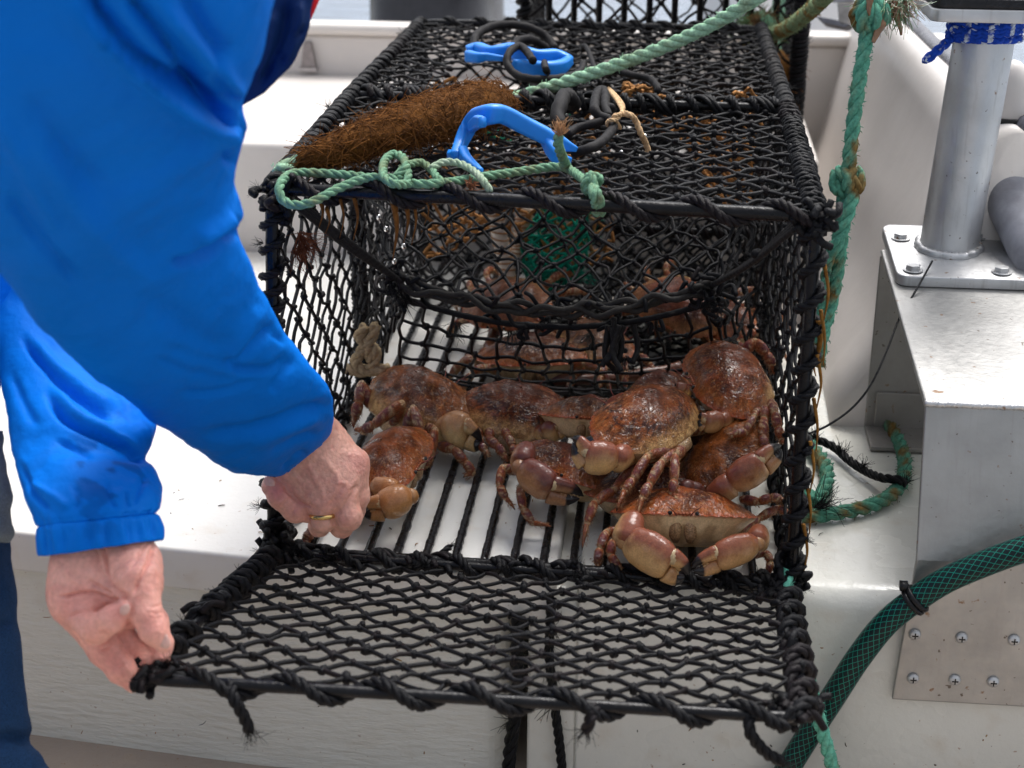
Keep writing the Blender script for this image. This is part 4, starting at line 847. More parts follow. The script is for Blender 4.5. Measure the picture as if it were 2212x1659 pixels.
# mussel wedged between the crabs
mb = MB(); p = D(1292, 958, 1.955); C = p+np.linspace(-1, 1, 12)[:, None]*(D(1325, 950, 1.955)-D(1258, 948, 1.955))/2; rr = .011*np.sqrt(np.clip(1-np.abs(np.linspace(-1, 1, 12))**2.4, .02, 1)); loft(mb, C, rr, rr*.6, (0, 0, 1), lambda P, h, al: np.tile(A(.012, .013, .018), (len(P), 1)), 12)
tag(mb.build('mussel', M('mussel_shell', rough=.15, coat=.5), loc=p), 'shiny blue-black mussel wedged beside the speckled crab', 'mussel')
# ------------------------------------------------------------------ the person
def surface_nets(F, org, h):
    """closed surface F=0 of a sampled field (inside negative)"""
    nx, ny, nz = F.shape; ins = F < 0
    cor = [(i, j, k) for i in (0, 1) for j in (0, 1) for k in (0, 1)]
    cnt = sum(ins[i:nx-1+i, j:ny-1+j, k:nz-1+k].astype(np.int8) for i, j, k in cor); act = (cnt > 0) & (cnt < 8)
    ids = -np.ones(act.shape, np.int64); idx = np.argwhere(act); ids[act] = np.arange(len(idx))
    acc = np.zeros((len(idx), 3)); wt = np.zeros(len(idx))
    for a in cor:
        for ax in range(3):
            if a[ax]: continue
            b_ = list(a); b_[ax] = 1
            fa = F[idx[:, 0]+a[0], idx[:, 1]+a[1], idx[:, 2]+a[2]]; fb = F[idx[:, 0]+b_[0], idx[:, 1]+b_[1], idx[:, 2]+b_[2]]
            m_ = (fa < 0) != (fb < 0); t = np.where(m_, fa/np.where(m_, fa-fb, 1), 0); p = np.array(a, float)[None].repeat(len(idx), 0); p[:, ax] += t
            acc += np.where(m_[:, None], p, 0); wt += m_
    V = (idx+acc/wt[:, None])*h+org; quads = []
    for ax in range(3):
        o1, o2 = [k for k in range(3) if k != ax]
        sl0 = [slice(1, n-1) for n in F.shape]; A_ = ins[tuple(sl0)]; s1 = list(sl0); s1[ax] = slice(2, F.shape[ax]); B_ = ins[tuple(s1)]
        e = np.argwhere(A_ != B_)+1; a_in = ins[e[:, 0], e[:, 1], e[:, 2]]
        def cell(d1, d2): q = e.copy(); q[:, o1] -= d1; q[:, o2] -= d2; return ids[q[:, 0], q[:, 1], q[:, 2]]
        q = np.stack([cell(1, 1), cell(0, 1), cell(0, 0), cell(1, 0)], 1); fl = a_in if ax != 1 else ~a_in; q[~fl] = q[~fl][:, ::-1]; quads.append(q)
    q = np.vstack(quads); return V, q[(q >= 0).all(1)]
def cone_sdf(P, a, b_, ra, rb):
    d = b_-a; t = np.clip(((P-a) @ d)/(d @ d), 0, 1); return np.linalg.norm(P-a-t[..., None]*d, axis=-1)-(ra+(rb-ra)*t)
def smin(a, b_, k): h = np.maximum(k-np.abs(a-b_), 0)/k; return np.minimum(a, b_)-h*h*k*.25
def vert_normals(V, Q):
    n = np.zeros_like(V); f = np.cross(V[Q[:, 2]]-V[Q[:, 0]], V[Q[:, 3]]-V[Q[:, 1]])
    for k in range(4): np.add.at(n, Q[:, k], f)
    return n/(np.linalg.norm(n, axis=1)[:, None]+1e-12)
def curve_dist(px, line, n=10):
    L = np.array(line, float); L3 = crom(np.c_[L, np.zeros(len(L))], n)[:, :2]; out = np.full(len(px), 1e9); tt = np.zeros(len(px))
    for i in range(len(L3)-1):
        a, b_ = L3[i], L3[i+1]; d = b_-a; t = np.clip(((px-a) @ d)/(d @ d+1e-9), 0, 1); q = np.linalg.norm(px-a-t[:, None]*d, axis=1); m_ = q < out; out[m_] = q[m_]; tt[m_] = ((i+t)/(len(L3)-1))[m_]
    return out, tt
def creases(V, Nn, lines):
    """pushes the surface in (or out) along lines measured on the cloth: real folds"""
    px, z = proj(V); facing = np.sum(Nn*(CAM-V), 1) > 0; off = np.zeros(len(V))
    for ln, wdt, dep in lines:
        d, t = curve_dist(px, ln); off += np.where(facing, dep*np.exp(-(d/wdt)**2)*np.clip(np.minimum(t, 1-t)*6+.15, 0, 1), 0)
    return V+Nn*off[:, None]
def hand(mb, palm, fingers, lines, nails, seed, h=.0012, red=(), tone=(1, 1, 1)):
    pts = [(D(*a), D(*b_), ra, rb) for a, b_, ra, rb in palm]; fp = [[(D(*f[i][:3]), D(*f[i+1][:3]), f[i][3], f[i+1][3]) for i in range(len(f)-1)] for f in fingers]
    allp = np.array([p for s_ in pts+sum(fp, []) for p in s_[:2]]); lo = allp.min(0)-.04; hi = allp.max(0)+.04; n_ = np.ceil((hi-lo)/h).astype(int)
    g = np.stack(np.meshgrid(*[lo[k]+h*np.arange(n_[k]) for k in range(3)], indexing='ij'), -1)
    F = None
    for s_ in pts: q = cone_sdf(g, *s_); F = q if F is None else smin(F, q, .022)
    G = None
    for f in fp:
        q = None
        for s_ in f: c_ = cone_sdf(g, *s_); q = c_ if q is None else smin(q, c_, .005)
        G = q if G is None else smin(G, q, .0022)
    F = smin(F, G, .0060); V, Q = surface_nets(F, lo, h)
    for it in range(2):          # light smoothing
        acc = np.zeros_like(V); c_ = np.zeros(len(V))
        for a, b_ in ((0, 1), (1, 2), (2, 3), (3, 0)):
            np.add.at(acc, Q[:, a], V[Q[:, b_]]); np.add.at(acc, Q[:, b_], V[Q[:, a]]); np.add.at(c_, Q[:, a], 1); np.add.at(c_, Q[:, b_], 1)
        V = .5*V+.5*acc/c_[:, None]
    Nn = vert_normals(V, Q)
    if np.mean(np.sum(Nn*(V-V.mean(0)), 1)) < 0: Q = Q[:, ::-1]; Nn = -Nn
    V = creases(V, Nn, lines); V = V+Nn*((fbm(V, 160, seed)-.5)*.0016)[:, None]
    n1 = fbm(V, 55, seed+1); n2 = vnoise(V, 320, seed+2); col = mix(A(.72, .355, .265), A(.77, .44, .345), n1)*A(*tone); col = mix(col, A(.56, .20, .17), .45*sstep(.55, .8, fbm(V, 90, seed+5)))
    px, _ = proj(V)
    for (u, v, r_, k) in red: col = mix(col, A(.58, .19, .17), k*np.exp(-(((px-A(u, v))**2).sum(1))/r_**2))
    col = col*(.93+.14*n2[:, None]); mb.add(V, [tuple(q) for q in Q], col)
    for (u, v, d), (du, dv), ln, wd in nails:
        p = D(u, v, d); t = nrm(_rt*du-_up*dv); nn = -_fw; s_ = np.cross(t, nn); Mx = np.stack([t, s_, nn], 1); mb.blob(p, (ln, wd, .0016), A(.66, .40, .34), M=Mx, nu=14, nv=8)
m_skin = M('weathered_skin', rough=.42, bump=.0011, bscale=300, noise=.09, nscale=240, sss=.15, spec=.4)
per = E('person', 'person in a bright blue jacket and jeans holding the pot door and a crab', 'person', tuple(D(-60, 300, 1.5)))
hb = MB()
hand(hb,    # right hand, back of the hand to the camera, closed on a crab
     [((600, 905, 1.765), (640, 970, 1.80), .030, .027), ((660, 900, 1.77), (690, 950, 1.80), .028, .024), ((622, 980, 1.805), (664, 1078, 1.80), .020, .0135), ((640, 975, 1.80), (697, 1086, 1.785), .024, .0155), ((668, 965, 1.80), (738, 1058, 1.785), .024, .0165), ((700, 955, 1.81), (764, 1000, 1.80), .022, .0165), ((690, 1000, 1.80), (735, 1035, 1.795), .022, .018)],
     [[(672, 1106, 1.80, .0125), (636, 1104, 1.792, .0122), (603, 1074, 1.785, .0122), (584, 1050, 1.785, .0100)],
      [(697, 1088, 1.785, .0145), (699, 1124, 1.788, .0128), (690, 1136, 1.815, .0118), (705, 1122, 1.84, .011)],
      [(738, 1060, 1.785, .016), (753, 1116, 1.785, .0148), (738, 1136, 1.808, .0130), (745, 1120, 1.84, .012)],
      [(766, 1000, 1.80, .0158), (771, 1072, 1.805, .0138), (762, 1106, 1.825, .0128), (755, 1110, 1.85, .0115)],
      [(700, 965, 1.84, .018), (752, 1015, 1.865, .0145), (775, 1062, 1.875, .012)]],
     [([(745, 1040), (725, 1075), (705, 1100)], 5, -.0016), ([(776, 1040), (760, 1070), (742, 1095), (716, 1115)], 6, -.0022), ([(715, 1118), (722, 1135)], 4, -.002), ([(612, 1048), (628, 1066), (650, 1086), (680, 1098)], 4, -.003), ([(612, 1092), (624, 1076)], 3, -.0012), ([(640, 1098), (628, 1110)], 4, -.001),
      ([(690, 985), (715, 1010), (738, 1045)], 7, .0016), ([(660, 1000), (690, 1050), (700, 1080)], 7, .0013), ([(724, 1044), (752, 1045)], 5, .0016), ([(735, 975), (762, 985)], 7, .0012), ([(655, 1090), (675, 1096)], 6, .0012),
      ([(618, 1000), (640, 1020), (660, 1040)], 3, -.0006), ([(630, 985), (655, 1008), (680, 1030)], 3, -.0006), ([(622, 1030), (650, 1050)], 3, -.0005), ([(755, 1060), (775, 1050)], 4, -.0009)],
     [((582, 1042, 1.7765), (-.5, -.6), .0075, .0055)], 3, red=[(600, 1065, 26, .8), (640, 1100, 25, .5), (700, 1090, 30, .35), (742, 1060, 25, .4), (775, 1000, 28, .5), (755, 1120, 30, .2)])
hand(hb,    # left hand, palm to the camera, pinching the corner of the door
     [((182, 1172, 1.460), (180, 1215, 1.447), .021, .0235), ((272, 1170, 1.458), (282, 1215, 1.447), .020, .024), ((178, 1222, 1.445), (175, 1285, 1.437), .0240, .0235), ((225, 1165, 1.458), (228, 1280, 1.450), .023, .022), ((280, 1228, 1.436), (294, 1264, 1.42), .0240, .0240), ((168, 1290, 1.437), (204, 1325, 1.442), .0225, .019), ((200, 1310, 1.450), (290, 1310, 1.452), .02, .018)],
     [[(300, 1255, 1.406, .0195), (315, 1325, 1.396, .0132), (331, 1362, 1.394, .0116), (353, 1392, 1.398, .0078)],
      [(154, 1305, 1.430, .0155), (207, 1358, 1.402, .0132), (242, 1338, 1.393, .0115), (270, 1312, 1.392, .0088)],
      [(178, 1335, 1.444, .0155), (226, 1404, 1.440, .0142), (262, 1446, 1.440, .0125), (290, 1474, 1.440, .0095)],
      [(230, 1335, 1.455, .015), (272, 1392, 1.462, .0128), (320, 1424, 1.456, .0115), (345, 1432, 1.452, .009)],
      [(306, 1300, 1.452, .0140), (334, 1345, 1.462, .0118), (347, 1392, 1.456, .0108), (346, 1420, 1.450, .009)]],
     [([(223, 1172), (227, 1215), (232, 1250), (250, 1275), (282, 1293)], 4.5, -0.0051), ([(206, 1178), (214, 1215), (222, 1245), (236, 1272)], 3.5, -0.0024), ([(336, 1172), (322, 1210), (303, 1246), (288, 1284)], 5, -0.0039), ([(322, 1168), (296, 1205), (280, 1230)], 4, -0.0015), ([(124, 1288), (150, 1287), (175, 1281), (205, 1282), (236, 1296), (262, 1300)], 4, -0.0033),
      ([(145, 1333), (170, 1322), (200, 1316), (222, 1316)], 4, -0.0030), ([(190, 1252), (215, 1270), (245, 1285)], 4, -0.0018), ([(138, 1225), (152, 1250), (180, 1262)], 6, .0012), ([(350, 1322), (338, 1326), (322, 1322)], 3, -0.0010), ([(350, 1338), (335, 1334)], 3, -0.0009), ([(352, 1306), (330, 1312)], 3, -0.0009), ([(218, 1404), (236, 1396)], 4, -0.0015), ([(250, 1440), (268, 1432)], 4, -0.0018)],
     [((270, 1317, 1.3815), (.5, -.7), .0055, .0042), ((352, 1382, 1.3895), (.5, .75), .0085, .0055)], 5, red=[(150, 1310, 40, .5), (255, 1322, 30, .55), (325, 1345, 34, .4), (240, 1430, 45, .5), (210, 1290, 40, .25), (290, 1240, 30, .25)], tone=(1.08, 1.0, 1.04))
# arms and trunk inside the jacket
def cone_chain(mb, pts, col):
    P = crom([D(*p[:3]) for p in pts], 6); r_ = np.interp(np.linspace(0, 1, len(P)), np.linspace(0, 1, len(pts)), [p[3] for p in pts]); mb.tube(P, r_, col, n=16)
SK = A(.6, .32, .24)
cone_chain(hb, [(652, 958, 1.79, .022), (618, 938, 1.725, .018), (529, 860, 1.62, .016), (393, 700, 1.475, .018), (242, 350, 1.255, .024), (150, 0, 1.20, .03), (0, -200, 1.26, .04)], SK)
cone_chain(hb, [(226, 1170, 1.458, .022), (190, 1000, 1.535, .026), (150, 800, 1.645, .028), (-60, 560, 1.72, .05), (-300, 200, 1.66, .06)], SK)
cone_chain(hb, [(-480, 1100, 1.64, .10), (-460, 700, 1.66, .11), (-400, 300, 1.64, .12), (-200, -120, 1.52, .09), (-120, -260, 1.48, .06), (-100, -420, 1.45, .055)], SK)
hb.build('body', m_skin, per, loc=tuple(per.location))
gr = MB(); q0 = D(699, 1112, 1.786); ax_ = nrm(D(699, 1124, 1.788)-D(697, 1088, 1.785)); n0 = nrm(np.cross(ax_, A(0, 0, 1))); b0 = np.cross(ax_, n0)
gr.tube(np.array([q0+.0142*(math.cos(a)*n0+math.sin(a)*b0) for a in np.linspace(0, 2*math.pi, 49)]), .0019, (.75, .52, .20), n=8, up=ax_, flat=1.4); rg = gr.build('ring', M('gold', rough=.22, metallic=1.0), per, loc=tuple(per.location))

def cloth(stations, ns, nth, thick, lines, colf, wr=.0014, gather=None, seed=0, back=1.0, pw=2.3):
    """sleeve-like shell through stations (left px, right px, depth)"""
    Ls = np.array([D(*s_[0], s_[2]) for s_ in stations]); Rs = np.array([D(*s_[1], s_[2]) for s_ in stations]); k = max(2, ns//(len(stations)-1))
    Lc = crom(Ls, k); Rc = crom(Rs, k); m_ = len(Lc); c_ = (Lc+Rc)/2; w_ = (Rc-Lc)/2; hw = np.linalg.norm(w_, axis=1)
    view = c_-CAM; view /= np.linalg.norm(view, axis=1)[:, None]; wn = w_/hw[:, None]; tv = view-wn*np.sum(view*wn, 1)[:, None]; tv /= np.linalg.norm(tv, axis=1)[:, None]
    th = np.linspace(0, 2*math.pi, nth, endpoint=False); cs, sn = np.cos(th), np.sin(th); ex = 2/pw; cs2 = np.sign(cs)*np.abs(cs)**ex; sn2 = np.sign(sn)*np.abs(sn)**ex
    s01 = np.linspace(0, 1, m_); tk = hw*thick
    if gather is not None: g_ = gather(s01[:, None], th[None]); 
    else: g_ = np.zeros((m_, nth))
    rad = 1+g_
    G = c_[:, None]+w_[:, None]*(cs2[None]*rad)[..., None]+(tv*tk[:, None])[:, None]*(sn2[None]*rad*np.where(sn2 > 0, back, 1))[..., None]
    V = G.reshape(-1, 3); Q = []
    for i in range(m_-1):
        for j in range(nth): j2 = (j+1) % nth; Q.append((i*nth+j, (i+1)*nth+j, (i+1)*nth+j2, i*nth+j2))
    Q = np.array(Q); Nn = vert_normals(V, Q)
    if np.mean(np.sum(Nn*(V-np.repeat(c_, nth, 0)), 1)) < 0: Nn = -Nn; Q = Q[:, ::-1]
    V = creases(V, Nn, lines); V = V+Nn*((fbm(V*A(1, 1, 1), 26, seed, 3)-.5)*wr*5+(fbm(V, 75, seed+4, 3)-.5)*wr*1.2)[:, None]
    return V, Q, colf(V)
BLU = A(.0, .150, .62)
def jcol(wet=None):
    def f(V):
        n1 = fbm(V, 12, 31); c_ = mix(BLU*.93, BLU*1.07, n1)
        if wet is not None:
            px, _ = proj(V); n2 = fbm(V, 62, 9, 2); c_ = mix(c_, BLU*A(1, .45, .50), sstep(.60, .68, n2)*np.exp(-((px-A(*wet[:2]))**2).sum(1)/wet[2]**2)*.85)
        return c_
    return f
m_jkt = M('blue_shell_fabric', rough=.6, bump=.0011, bscale=120, noise=.03, nscale=20, spec=.07)
S1 = [((-330, 120), (640, -260), 1.10), ((-230, 330), (610, -110), 1.14), ((-160, 420), (592, 0), 1.17), ((-110, 470), (567, 105), 1.20), ((-60, 520), (545, 178), 1.23), ((-20, 556), (523, 234), 1.25), ((20, 606), (531, 276), 1.27), ((60, 662), (524, 304), 1.30), ((90, 700), (508, 356), 1.33), ((125, 736), (507, 405), 1.36), ((165, 775), (524, 461), 1.39), ((205, 808), (514, 498), 1.42), ((250, 843), (537, 562), 1.455), ((300, 880), (565, 632), 1.50), ((352, 918), (601, 697), 1.55), ((408, 957), (650, 769), 1.60), ((460, 992), (694, 821), 1.65), ((512, 1020), (717, 866), 1.695), ((560, 1028), (720, 905), 1.73), ((596, 1030), (713, 936), 1.755), ((614, 1027), (699, 955), 1.77), ((622, 1020), (694, 962), 1.772), ((628, 1008), (686, 966), 1.765)]
def g1(s, th): k = sstep(.90, .955, s)*(1-sstep(.985, 1, s)); return k*(.05*np.sin(th*15+np.sin(th*5)*1.5)+.03*np.sin(th*27+1))
L1 = [([(185, -20), (235, 60), (308, 137), (427, 205), (500, 262), (527, 288)], 20, -.013), ([(150, 0), (245, 105), (365, 205), (465, 275), (520, 308)], 26, .009), ([(275, -10), (350, 70), (430, 185), (495, 250)], 17, -.010), ([(330, 0), (410, 90), (475, 165), (515, 218)], 26, .008), ([(500, 95), (468, 122), (464, 165), (495, 206), (520, 230)], 17, -.008), ([(400, -10), (440, 60), (470, 105)], 20, -.006),
      ([(515, 300), (500, 330), (497, 360)], 12, -.006), ([(515, 497), (485, 515), (455, 545), (415, 565), (370, 570)], 14, -.009), ([(510, 470), (470, 495), (420, 520)], 22, .006), ([(590, 700), (545, 745), (492, 790)], 12, -.007), ([(625, 768), (590, 795), (540, 800), (495, 795)], 11, -.005), ([(560, 660), (520, 735), (500, 780)], 16, .005), ([(640, 775), (610, 810), (585, 850)], 9, -.004), ([(612, 740), (590, 720)], 10, -.003),
      ([(715, 872), (650, 888), (550, 926), (444, 940)], 16, -.006), ([(700, 900), (620, 925), (540, 965)], 18, .004), ([(690, 935), (640, 950), (580, 975)], 9, -.003), ([(250, 560), (320, 640), (420, 720), (500, 760)], 34, -.004), ([(60, 300), (150, 430), (260, 560), (340, 650)], 40, .006), ([(20, 420), (90, 520), (180, 620)], 18, -.005), ([(60, 200), (140, 330), (230, 420)], 22, -.005), ([(0, 250), (60, 380), (130, 500)], 20, .005), ([(350, 745), (440, 775), (520, 790)], 9, -.002), ([(330, 770), (420, 805), (520, 820)], 8, -.002), ([(390, 850), (470, 845), (560, 822)], 9, -.0025), ([(610, 1020), (640, 985), (665, 975)], 8, -.003)]
L1 = [(a, b*.8, d*(1.7 if i < 7 else 1.3)) for i, (a, b, d) in enumerate(L1)]
jk = MB(); V, Q, C_ = cloth(S1, 240, 190, .80, L1, jcol(), gather=g1, seed=4); jk.add(V, [tuple(q) for q in Q], C_)
S2 = [((-420, 60), (60, 330), 1.66), ((-260, 330), (160, 540), 1.69), ((-140, 520), (215, 665), 1.68), ((-60, 655), (265, 770), 1.65), ((-8, 765), (315, 850), 1.61), ((8, 830), (334, 905), 1.58), ((20, 895), (327, 940), 1.55), ((27, 950), (308, 990), 1.53), ((36, 995), (328, 1012), 1.51), ((48, 1040), (347, 1050), 1.49), ((60, 1078), (349, 1074), 1.475), ((76, 1112), (344, 1096), 1.465), ((84, 1131), (336, 1104), 1.46), ((86, 1146), (341, 1116), 1.457), ((88, 1172), (346, 1142), 1.453), ((89, 1197), (349, 1163), 1.45), ((95, 1198), (343, 1166), 1.45), ((105, 1180), (335, 1150), 1.452)]
def g2_(s, th):
    k = sstep(.62, .735, s); seam = np.exp(-((s-.735)/.012)**2); return k*(.026*np.sin(th*17+np.sin(th*4)*1.4)+.018*np.sin(th*31+2))*(1+.4*np.sin(s*40))-.05*seam+.02*sstep(.70, .66, s)*k
L2 = [([(51, 731), (85, 779), (144, 840), (205, 885), (242, 906)], 9, -.008), ([(70, 730), (120, 790), (190, 850), (250, 885)], 14, .005), ([(103, 854), (137, 902), (181, 929), (239, 953), (303, 986)], 9, -.010), ([(115, 840), (160, 892), (230, 930), (300, 965)], 13, .005), ([(126, 953), (160, 970), (200, 990)], 8, -.004), ([(306, 992), (280, 985)], 8, -.006), ([(320, 1020), (300, 1060), (290, 1090)], 8, -.003), ([(40, 1000), (70, 1060), (110, 1105)], 9, -.004), ([(20, 800), (50, 870), (80, 920)], 14, -.004), ([(60, 1040), (120, 1075), (150, 1100)], 10, .003), ([(160, 1050), (170, 1080), (165, 1100)], 6, -.003), ([(230, 1040), (235, 1070), (250, 1098)], 6, -.003), ([(270, 1060), (278, 1096)], 5, -.003)]
L2 = [(a, b*.8, d*1.15) for a, b, d in L2]
V, Q, C_ = cloth(S2, 200, 170, .84, L2, jcol((230, 1010, 130)), gather=g2_, seed=8); jk.add(V, [tuple(q) for q in Q], C_)
S3 = [((-560, 1150), (-40, 1120), 1.60), ((-560, 900), (-10, 860), 1.60), ((-560, 600), (60, 560), 1.62), ((-540, 330), (120, 300), 1.60), ((-480, 60), (200, 40), 1.55), ((-380, -160), (170, -170), 1.50), ((-240, -290), (60, -300), 1.47), ((-190, -350), (0, -360), 1.46)]
V, Q, C_ = cloth(S3, 70, 80, .55, [], jcol(), seed=14); jk.add(V, [tuple(q) for q in Q], C_)
jk.build('jacket', m_jkt, per, loc=tuple(per.location))
# open front of the jacket, its lining and the shade inside painted one dark navy, and a red collar
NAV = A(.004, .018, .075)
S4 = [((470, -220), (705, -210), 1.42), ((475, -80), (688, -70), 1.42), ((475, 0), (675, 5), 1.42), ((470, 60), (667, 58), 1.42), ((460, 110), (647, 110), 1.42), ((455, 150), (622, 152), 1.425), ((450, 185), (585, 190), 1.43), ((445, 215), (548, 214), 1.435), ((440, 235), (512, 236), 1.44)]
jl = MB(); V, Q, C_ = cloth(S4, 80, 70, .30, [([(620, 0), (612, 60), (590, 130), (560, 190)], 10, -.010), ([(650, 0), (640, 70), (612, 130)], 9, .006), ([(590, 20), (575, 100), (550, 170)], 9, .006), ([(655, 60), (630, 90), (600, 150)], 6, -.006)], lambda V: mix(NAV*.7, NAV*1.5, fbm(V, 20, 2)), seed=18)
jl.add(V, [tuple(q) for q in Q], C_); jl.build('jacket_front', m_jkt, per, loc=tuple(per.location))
rc = MB(); rc.tube(crom([D(700, -120, 1.44), D(688, -40, 1.44), D(676, 10, 1.44), D(668, 40, 1.445)], 8), np.linspace(.012, .003, 25), (.62, .02, .03), n=10, flat=.6); rc.build('collar', m_jkt, per, loc=tuple(per.location))
m_jean = M('blue_denim', rough=.85, bump=.0006, bscale=1400, noise=.45, nscale=900, spec=.2)
S5 = [((-330, 1040), (10, 1060), 1.56), ((-320, 1130), (12, 1150), 1.55), ((-300, 1200), (12, 1210), 1.55), ((-280, 1280), (22, 1280), 1.55), ((-260, 1390), (38, 1390), 1.55), ((-240, 1475), (48, 1475), 1.55), ((-220, 1560), (60, 1560), 1.55), ((-210, 1610), (62, 1606), 1.55), ((-190, 1650), (92, 1648), 1.55), ((-170, 1750), (120, 1740), 1.56), ((-140, 2000), (110, 1990), 1.62)]
je = MB(); V, Q, C_ = cloth(S5, 90, 80, .75, [([(60, 1600), (20, 1590), (-40, 1610)], 12, -.008), ([(30, 1330), (0, 1350), (-60, 1340)], 12, -.006)], lambda V: mix(A(.006, .028, .085), A(.018, .06, .15), fbm(V, 20, 3)), wr=.002, seed=22); je.add(V, [tuple(q) for q in Q], C_)
S6 = [((-760, 1040), (-380, 1060), 1.62), ((-720, 1280), (-360, 1280), 1.64), ((-680, 1560), (-380, 1560), 1.66), ((-660, 2000), (-400, 1990), 1.72)]
V, Q, C_ = cloth(S6, 40, 50, .8, [], lambda V: np.tile(A(.01, .035, .10), (len(V), 1)), wr=.002, seed=23); je.add(V, [tuple(q) for q in Q], C_)
je.build('jeans', m_jean, per, loc=tuple(per.location))
S7 = [((-400, 880), (-2, 930), 1.565), ((-390, 950), (2, 965), 1.555), ((-370, 1010), (9, 1015), 1.545), ((-360, 1060), (17, 1066), 1.54), ((-350, 1110), (12, 1118), 1.54), ((-345, 1145), (16, 1152), 1.54), ((-340, 1162), (8, 1168), 1.545)]
sh = MB(); V, Q, C_ = cloth(S7, 50, 60, .76, [], lambda V: mix(A(.17, .21, .24), A(.24, .29, .32), fbm(V, 40, 3)), wr=.003, seed=25); sh.add(V, [tuple(q) for q in Q], C_); sh.build('shirt_hem', m_jean, per, loc=tuple(per.location))
# ------------------------------------------------------------------ ropes, cords, weed
def green(seed=0, base=A(.16, .44, .31), brown=.5):
    def f(P):
        n1 = fbm(P, 45, seed); n2 = vnoise(P, 330, seed+1); c_ = mix(base*.85, base*1.2, n2); return mix(c_, A(.16, .085, .02), brown*sstep(.52, .68, n1)+.25*sstep(.6, .8, n2))
    return f
def px_path(pts, n=10): return crom([D(*p) for p in pts], n)
def zpts(uv, z, off=(0, 0)): return [Z(u+off[0], v+off[1], z) for u, v in uv]
GL = A(.33, .54, .37); TEAL = A(.085, .27, .19); PALE = A(.15, .29, .185)
def mkrope(name, label, cat, P, rad, colf, fuzz=0, group=None, seed=0, extra=None, pitch=None):
    mb = MB(); rope(mb, P, rad, colf, fuzz=fuzz, seed=seed, pitch=pitch)
    if extra: extra(mb)
    return tag(mb.build(name, m_rope, loc=P[0]), label, cat, group)
def lump_knot(mb, c, R_, rad, colf, n=4, seed=0):
    r2 = np.random.default_rng(seed)
    for k in range(n):
        ax = nrm(r2.random(3)-.5); a = nrm(np.cross(ax, A(.3, .5, .8))); b_ = np.cross(ax, a); t = np.linspace(0, 5.2, 18)+r2.random()*6
        rope(mb, c+R_*(np.cos(t)[:, None]*a+np.sin(t)[:, None]*b_)+(np.linspace(-.4, .4, 18)*R_)[:, None]*ax, rad, colf)
# bridle lying over the pot, towards the upper right
b0 = Z(600, 372, .447); Pb = crom([b0, Z(640, 352, .452), Z(700, 335, .462), Z(820, 300, .470), Z(960, 258, .470), Z(1060, 228, .468), D(1105, 214, 2.22), D(1250, 168, 2.18), D(1400, 115, 2.12), D(1520, 62, 2.06), D(1625, 2, 2.0), D(1720, -60, 1.96)], 10)
mkrope('bridle_rope', 'thick pale green rope slanting across the top of the pot', 'rope', Pb, .0089, green(3, GL, .35), 420, seed=5)
# brown weed grown round the bridle
mb = MB(); i0 = np.argmin(np.linalg.norm(Pb-Z(640, 352, .452), axis=1)); i1 = np.argmin(np.linalg.norm(Pb-Z(1092, 214, .47), axis=1)); Wp, ws = resample(Pb[i0:i1+1], .004); mW = len(Wp); t = np.linspace(0, 1, mW)
rw = np.interp(t, [0, .05, .15, .35, .6, .8, .93, 1], [.010, .016, .023, .030, .036, .037, .032, .018]); Wc = Wp+A(0, -.010, .008)*np.sin(t*math.pi)[:, None]
def weedc(P): n1 = fbm(P, 70, 4); n2 = vnoise(P, 500, 6); return mix(A(.060, .021, .004), A(.20, .080, .015), n1)*(.6+.8*n2[:, None])
T_, N_, B_ = frames(Wc); th = np.arange(26)*2*math.pi/26; G = Wc[:, None]+rw[:, None, None]*.88*(np.cos(th)[None, :, None]*N_[:, None]*.8+np.sin(th)[None, :, None]*B_[:, None]); G = G+(N_[:, None]*((fbm(G, 60, 8)-.5)*.012)[..., None]); mb.grid(G, weedc(G.reshape(-1, 3)), closed_v=True, flip=True)
r2 = np.random.default_rng(12)
for k in range(2600):
    i = r2.integers(2, mW-2); a = r2.random()*6.28; d = math.cos(a)*N_[i]*.85+math.sin(a)*B_[i]; p0 = Wc[i]+d*rw[i]*(.82+.12*r2.random()); L_ = .014+.024*r2.random()
    dr = nrm(T_[i]*(r2.random()-.4)*2.6+np.cross(T_[i], d)*(r2.random()-.5)*1.5+d*.13*(r2.random()-.3)); p1 = p0+dr*L_*.5+d*.002; p2 = p0+dr*L_+d*(r2.random()-.45)*.006+A(0, 0, -.002)
    mb.tube(crom([p0, p1, p2], 3), np.linspace(.0006, .0003, 7), mix(A(.055, .020, .005), A(.22, .085, .018), r2.random()), n=3, cap=False)
tag(mb.build('seaweed_clump', m_rope, loc=Wc[mW//2]), 'shaggy brown seaweed grown round the rope on top of the pot', 'seaweed')
